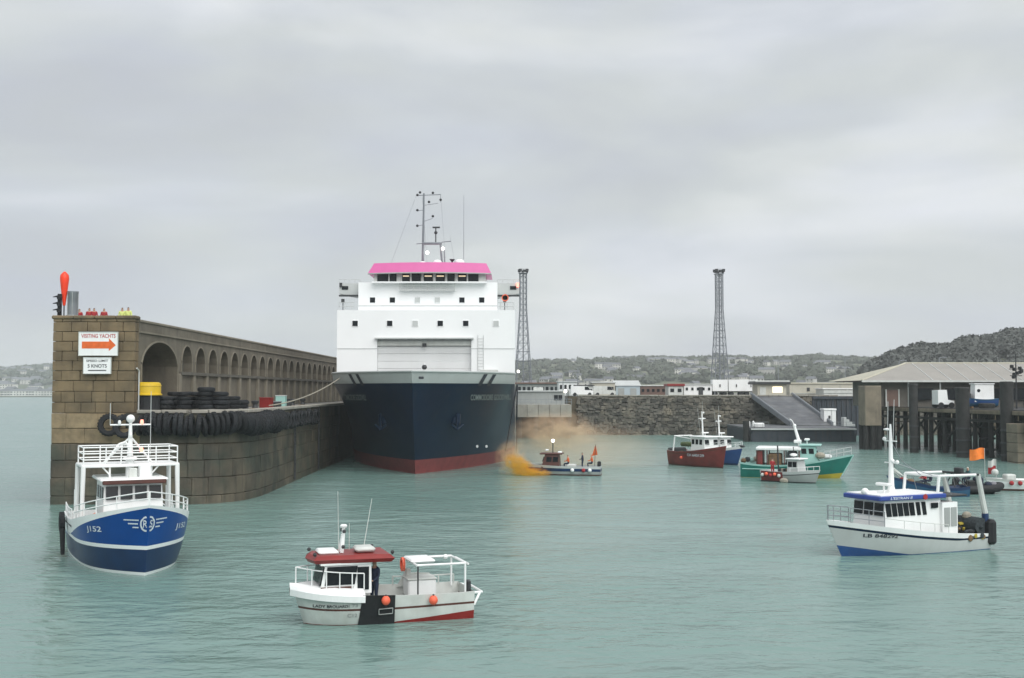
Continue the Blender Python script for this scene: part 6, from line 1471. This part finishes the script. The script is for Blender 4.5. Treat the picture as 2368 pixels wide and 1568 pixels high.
for x in (-.8, 0, .8): MB().tube((x * r_, .5, -2), (x * r_, .5, A(2020, 985, b.y).z + .1), .35, n=10).tube((x * r_, 2.7, -2), (x * r_, 2.7, A(2020, 985, b.y).z + .1), .35, n=10).build('pile', M['pile'], t)
b = W(2362, 1072)
t = thing('concrete_pier_end', 'tan concrete pier end at the right edge of the jetty', 'pier', (b.x + .9, b.y, 0))
for i in range(5): MB().cbox((0, 1.5, -.5 + i * 1.15), (2.6, 3, 1.12), .06).build('block', M['tan'], t)
t = thing('dark_fender', 'dark navy rubber fender hanging at the right edge', 'fender', (b.x + .95, b.y - 1.0, 3.2))
MB().lathe([(.2, 0), (.7, .4), (.85, 1.2), (.55, 2.0), (.8, 2.8), (.95, 3.8), (.75, 4.6), (.3, 5.2)], n=16).build('body', M['black'], t, smooth=True); MB().path([(-.75, -.2, 1.9), (-.85, -.2, 3.0), (-.5, -.3, 4.3)], .07).build('strap', M['palegrey'], t)
t = thing('signal_mast', 'cluster of black lamps on a mast above the shed roof at the right edge', 'signal mast', (A(2351, 940, 150).x, 150, JZ)); hh = A(2351, 820, 150).z - JZ; zc = A(2351, 862, 150).z - JZ
MB().tube((0, 0, 0), (0, 0, hh), .12, .07).build('pole', M['dark'], t)
rn = random.Random(4)
for k in range(8): MB().cbox((rn.uniform(-.75, .75), -.2 + rn.uniform(-.2, .2), zc + rn.uniform(-1.0, 1.0)), (.45, .4, .45), .08, rz=rn.uniform(-1, 1)).build('lamp', M['black'], t)
MB().tube((-.9, 0, zc + .5), (.9, 0, zc + .5), .05).tube((-.8, 0, zc - .4), (.8, 0, zc - .4), .05).build('cross_bar', M['dark'], t)
# shed with hipped roof
dS = 168.0; sz = JZ
t = thing('hip_roof_shed', 'long grey shed with pale hipped roof on the jetty', 'shed', (A(2040, 900, dS).x, dS, sz)); sx1 = A(2480, 900, dS).x - t.location.x
ze, zr = A(2200, 880, dS).z - sz, A(2200, 840, dS + 7).z - sz; ov = A(1986, 900, dS).x - t.location.x
MB().box((sx1 / 2, 7.5, ze / 2), (sx1, 14, ze)).build('wall', M['shedwall'], t)
ya, yb = -1.5, 16; xr = A(2095, 840, dS + 7).x - t.location.x
MB().add([(ov, ya, ze), (sx1 + 2, ya, ze), (sx1 + 2, 7.3, zr), (xr, 7.3, zr)], [(0, 1, 2, 3)]).add([(ov, yb, ze), (sx1 + 2, yb, ze), (sx1 + 2, 7.3, zr), (xr, 7.3, zr)], [(0, 1, 2, 3)]).build('roof', M['shedroof'], t)
MB().add([(ov, ya, ze), (xr, 7.3, zr), (ov, yb, ze)], [(0, 1, 2)]).build('roof_hip', M['hiproof'], t)
MB().tube((ov, ya, ze), (xr, 7.3, zr), .16, n=6).tube((xr, 7.3, zr), (sx1 + 2, 7.3, zr), .16, n=6).build('ridge_cap', M['hiproof'], t)
MB().box(((ov + sx1) / 2, ya, ze - .12), (sx1 - ov, .2, .26)).build('fascia', M['offwhite'], t); MB().box(((ov + sx1) / 2, 6, ze - .05), (sx1 - ov - .4, 14, .08)).build('soffit', M['brown'], t)
for i in range(9):
    x = lerp(xr + 1, sx1, i / 8); MB().box((0, 0, 0), (.10, 9.2, .07), mat=Matrix.Rotation(math.atan2(zr - ze, 8.8), 4, 'X')).build('roof_batten', M['palegrey'], t, loc=(x, 2.9, (ze + zr) / 2 + .03))
MB().box((1.5, -.05, 1.3), (1.7, .12, 2.4)).build('door', M['brickred'], t)
for q in (.55, 2.45): MB().box((q, -.07, 1.3), (.18, .16, 2.6)).build('door_frame', M['offwhite'], t)
for i in range(5): MB().box((6 + i * 5, -.05, 1.9), (3.2, .12, 1.7)).build('window', M['glass'], t)
for i in range(6): MB().tube((3.5 + i * 4.7, ya + .3, 0), (3.5 + i * 4.7, ya + .3, ze), .12, n=8).build('veranda_post', M['grey'], t)
# things standing on the jetty
t = thing('white_truck_cab', 'white angular vehicle cab parked on the jetty', 'vehicle', (A(2180, 920, 155).x, 155, JZ), .1)
MB().ext([(-1.1, .5), (1.2, .5), (1.2, 1.0), (.3, 1.15), (.15, 2.5), (-1.1, 2.45)], -.9, .9).build('body', M['white'], t); MB().ext([(.22, 1.2), (.1, 2.3), (.28, 2.3), (.42, 1.2)], -.8, .8).build('windscreen', M['glass'], t)
for x in (-.7, .8):
    for y in (-.85, .85): MB().tube((x, y - .12, .4), (x, y + .12, .4), .4, n=14).build('wheel', M['black'], t)
t = thing('boat_ashore', 'blue hulled boat with white cabin and round window standing on the jetty', 'boat', (A(2264, 920, 152).x, 152, JZ), math.pi)
hh = Hull(4.6, 1.9, 1.35, 1.25, 1.6, over=.4, zk=.12, tm=.5, nose=2.2, stern=.9, pm_=.2, pb=.6); hh.build(t, [(None, 'seablue'), (lambda x: .7, 'midblue'), (lambda x: hh.zs(x) - .2, 'seablue')], deck=.4, rail='paleblue')
c = cab(t, -1.7, .9, 1.6, .9, 3.25, 'white', (.1, 0), .95, 'cabin'); MB().cbox((-.4, 0, 3.3), (2.8, 1.75, .12), .04).build('roof', M['white'], c)
MB().lathe([(.22, 0), (.22, .05)], n=14, axis=Vector((0, 1, 0)).to_track_quat('Z', 'Y')).build('porthole', M['glass'], c, loc=(.35, .76, 2.4))
MB().cbox((1.6, 0, 1.6), (.7, 1.2, .9), .1).build('engine_box', M['dark'], t)
for x in (-1.4, 1.2): MB().cbox((x, 0, .12), (.3, 1.6, .26), .03).build('cradle', M['rust'], t)

# ================================================================== orange flare smoke
def smoke_mat(name, c, dens, nscale, thr, wx, absorb):
    m = bpy.data.materials.new(name); m.use_nodes = True; N, L = m.node_tree.nodes, m.node_tree.links; N.remove(N['Principled BSDF'])
    v = N.new('ShaderNodeVolumePrincipled'); v.inputs['Color'].default_value = (*c, 1); v.inputs['Absorption Color'].default_value = (*absorb, 1); v.inputs['Anisotropy'].default_value = .1
    tcn = N.new('ShaderNodeTexCoord'); no = N.new('ShaderNodeTexNoise'); no.inputs['Scale'].default_value = nscale; no.inputs['Detail'].default_value = 4; no.inputs['Distortion'].default_value = .6
    ln = N.new('ShaderNodeVectorMath'); ln.operation = 'LENGTH'; L.new(tcn.outputs['Object'], ln.inputs[0]); L.new(tcn.outputs['Object'], no.inputs['Vector'])
    fo = N.new('ShaderNodeMapRange'); fo.inputs[1].default_value = 1.0; fo.inputs[2].default_value = .25; fo.inputs[3].default_value = 0; fo.inputs[4].default_value = 1; L.new(ln.outputs['Value'], fo.inputs[0])
    nn = N.new('ShaderNodeMapRange'); nn.inputs[1].default_value = thr - wx; nn.inputs[2].default_value = thr + wx; L.new(no.outputs[0], nn.inputs[0])
    mu = N.new('ShaderNodeMath'); mu.operation = 'MULTIPLY'; L.new(fo.outputs[0], mu.inputs[0]); L.new(nn.outputs[0], mu.inputs[1])
    md = N.new('ShaderNodeMath'); md.operation = 'MULTIPLY'; md.inputs[1].default_value = dens; L.new(mu.outputs[0], md.inputs[0]); L.new(md.outputs[0], v.inputs['Density'])
    L.new(v.outputs[0], N['Material Output'].inputs['Volume']); return m
def puff(label, px, py, d, rx, ry, rz, mat, rot=0):
    o = MB().ball((0, 0, 0), 1.0, 20).build('smoke', mat, loc=A(px, py, d)); o.scale = (rx, ry, rz); o.rotation_euler = (0, rot, 0); tag(o, label, 'smoke', 'flare smoke', 'stuff'); return o
dq = W(1225, 1098).y
thick = smoke_mat('smoke_thick', (.97, .40, .08), 4.0, 3.1, .50, .09, (.9, .3, .03)); rise = smoke_mat('smoke_rise', (.86, .54, .31), 1.1, 2.8, .49, .11, (.78, .46, .22))
puff('thick bright orange smoke pouring off the bow of the grey boat', 1204, 1080, dq - .6, 2.0, 1.5, 1.15, thick, .6)
puff('low tongue of orange smoke lying on the water at the grey bow', 1230, 1094, dq - 1.2, 2.2, 1.2, .6, thick)
puff('tan smoke rising beside the ferry hull', 1182, 1056, dq + .6, 1.8, 1.6, 1.9, rise, .3)
puff('pale tan smoke spreading low by the ferry waterline', 1190, 1088, dq + .2, 1.8, 1.4, .9, rise)
puff('thin tan smoke drifting right over the water', 1345, 1050, dq + 12, 10.5, 5, 3.9, smoke_mat('smoke_drift', (.86, .60, .42), .24, 1.6, .42, .24, (.8, .6, .4)))
puff('wisps of tan smoke curling up before the landing', 1283, 1003, dq + 14, 5.6, 3.2, 2.9, smoke_mat('smoke_wisp', (.80, .55, .38), .85, 3.0, .49, .1, (.7, .45, .28)))
# ================================================================== the misty air over the harbour
def haze_mat():
    m = bpy.data.materials.new('haze_air'); m.use_nodes = True; N, L = m.node_tree.nodes, m.node_tree.links
    N.remove(N['Principled BSDF'])
    v = N.new('ShaderNodeVolumePrincipled'); v.inputs['Color'].default_value = (.93, .95, .97, 1); v.inputs['Density'].default_value = .00022; v.inputs['Anisotropy'].default_value = .0
    L.new(v.outputs[0], N['Material Output'].inputs['Volume']); return m
mb = MB().box((0, 2000, 39.0), (6000, 4700, 82)); 
tag(mb.build('haze', haze_mat()), 'pale mist hanging over the harbour and hills', 'haze', kind='stuff')
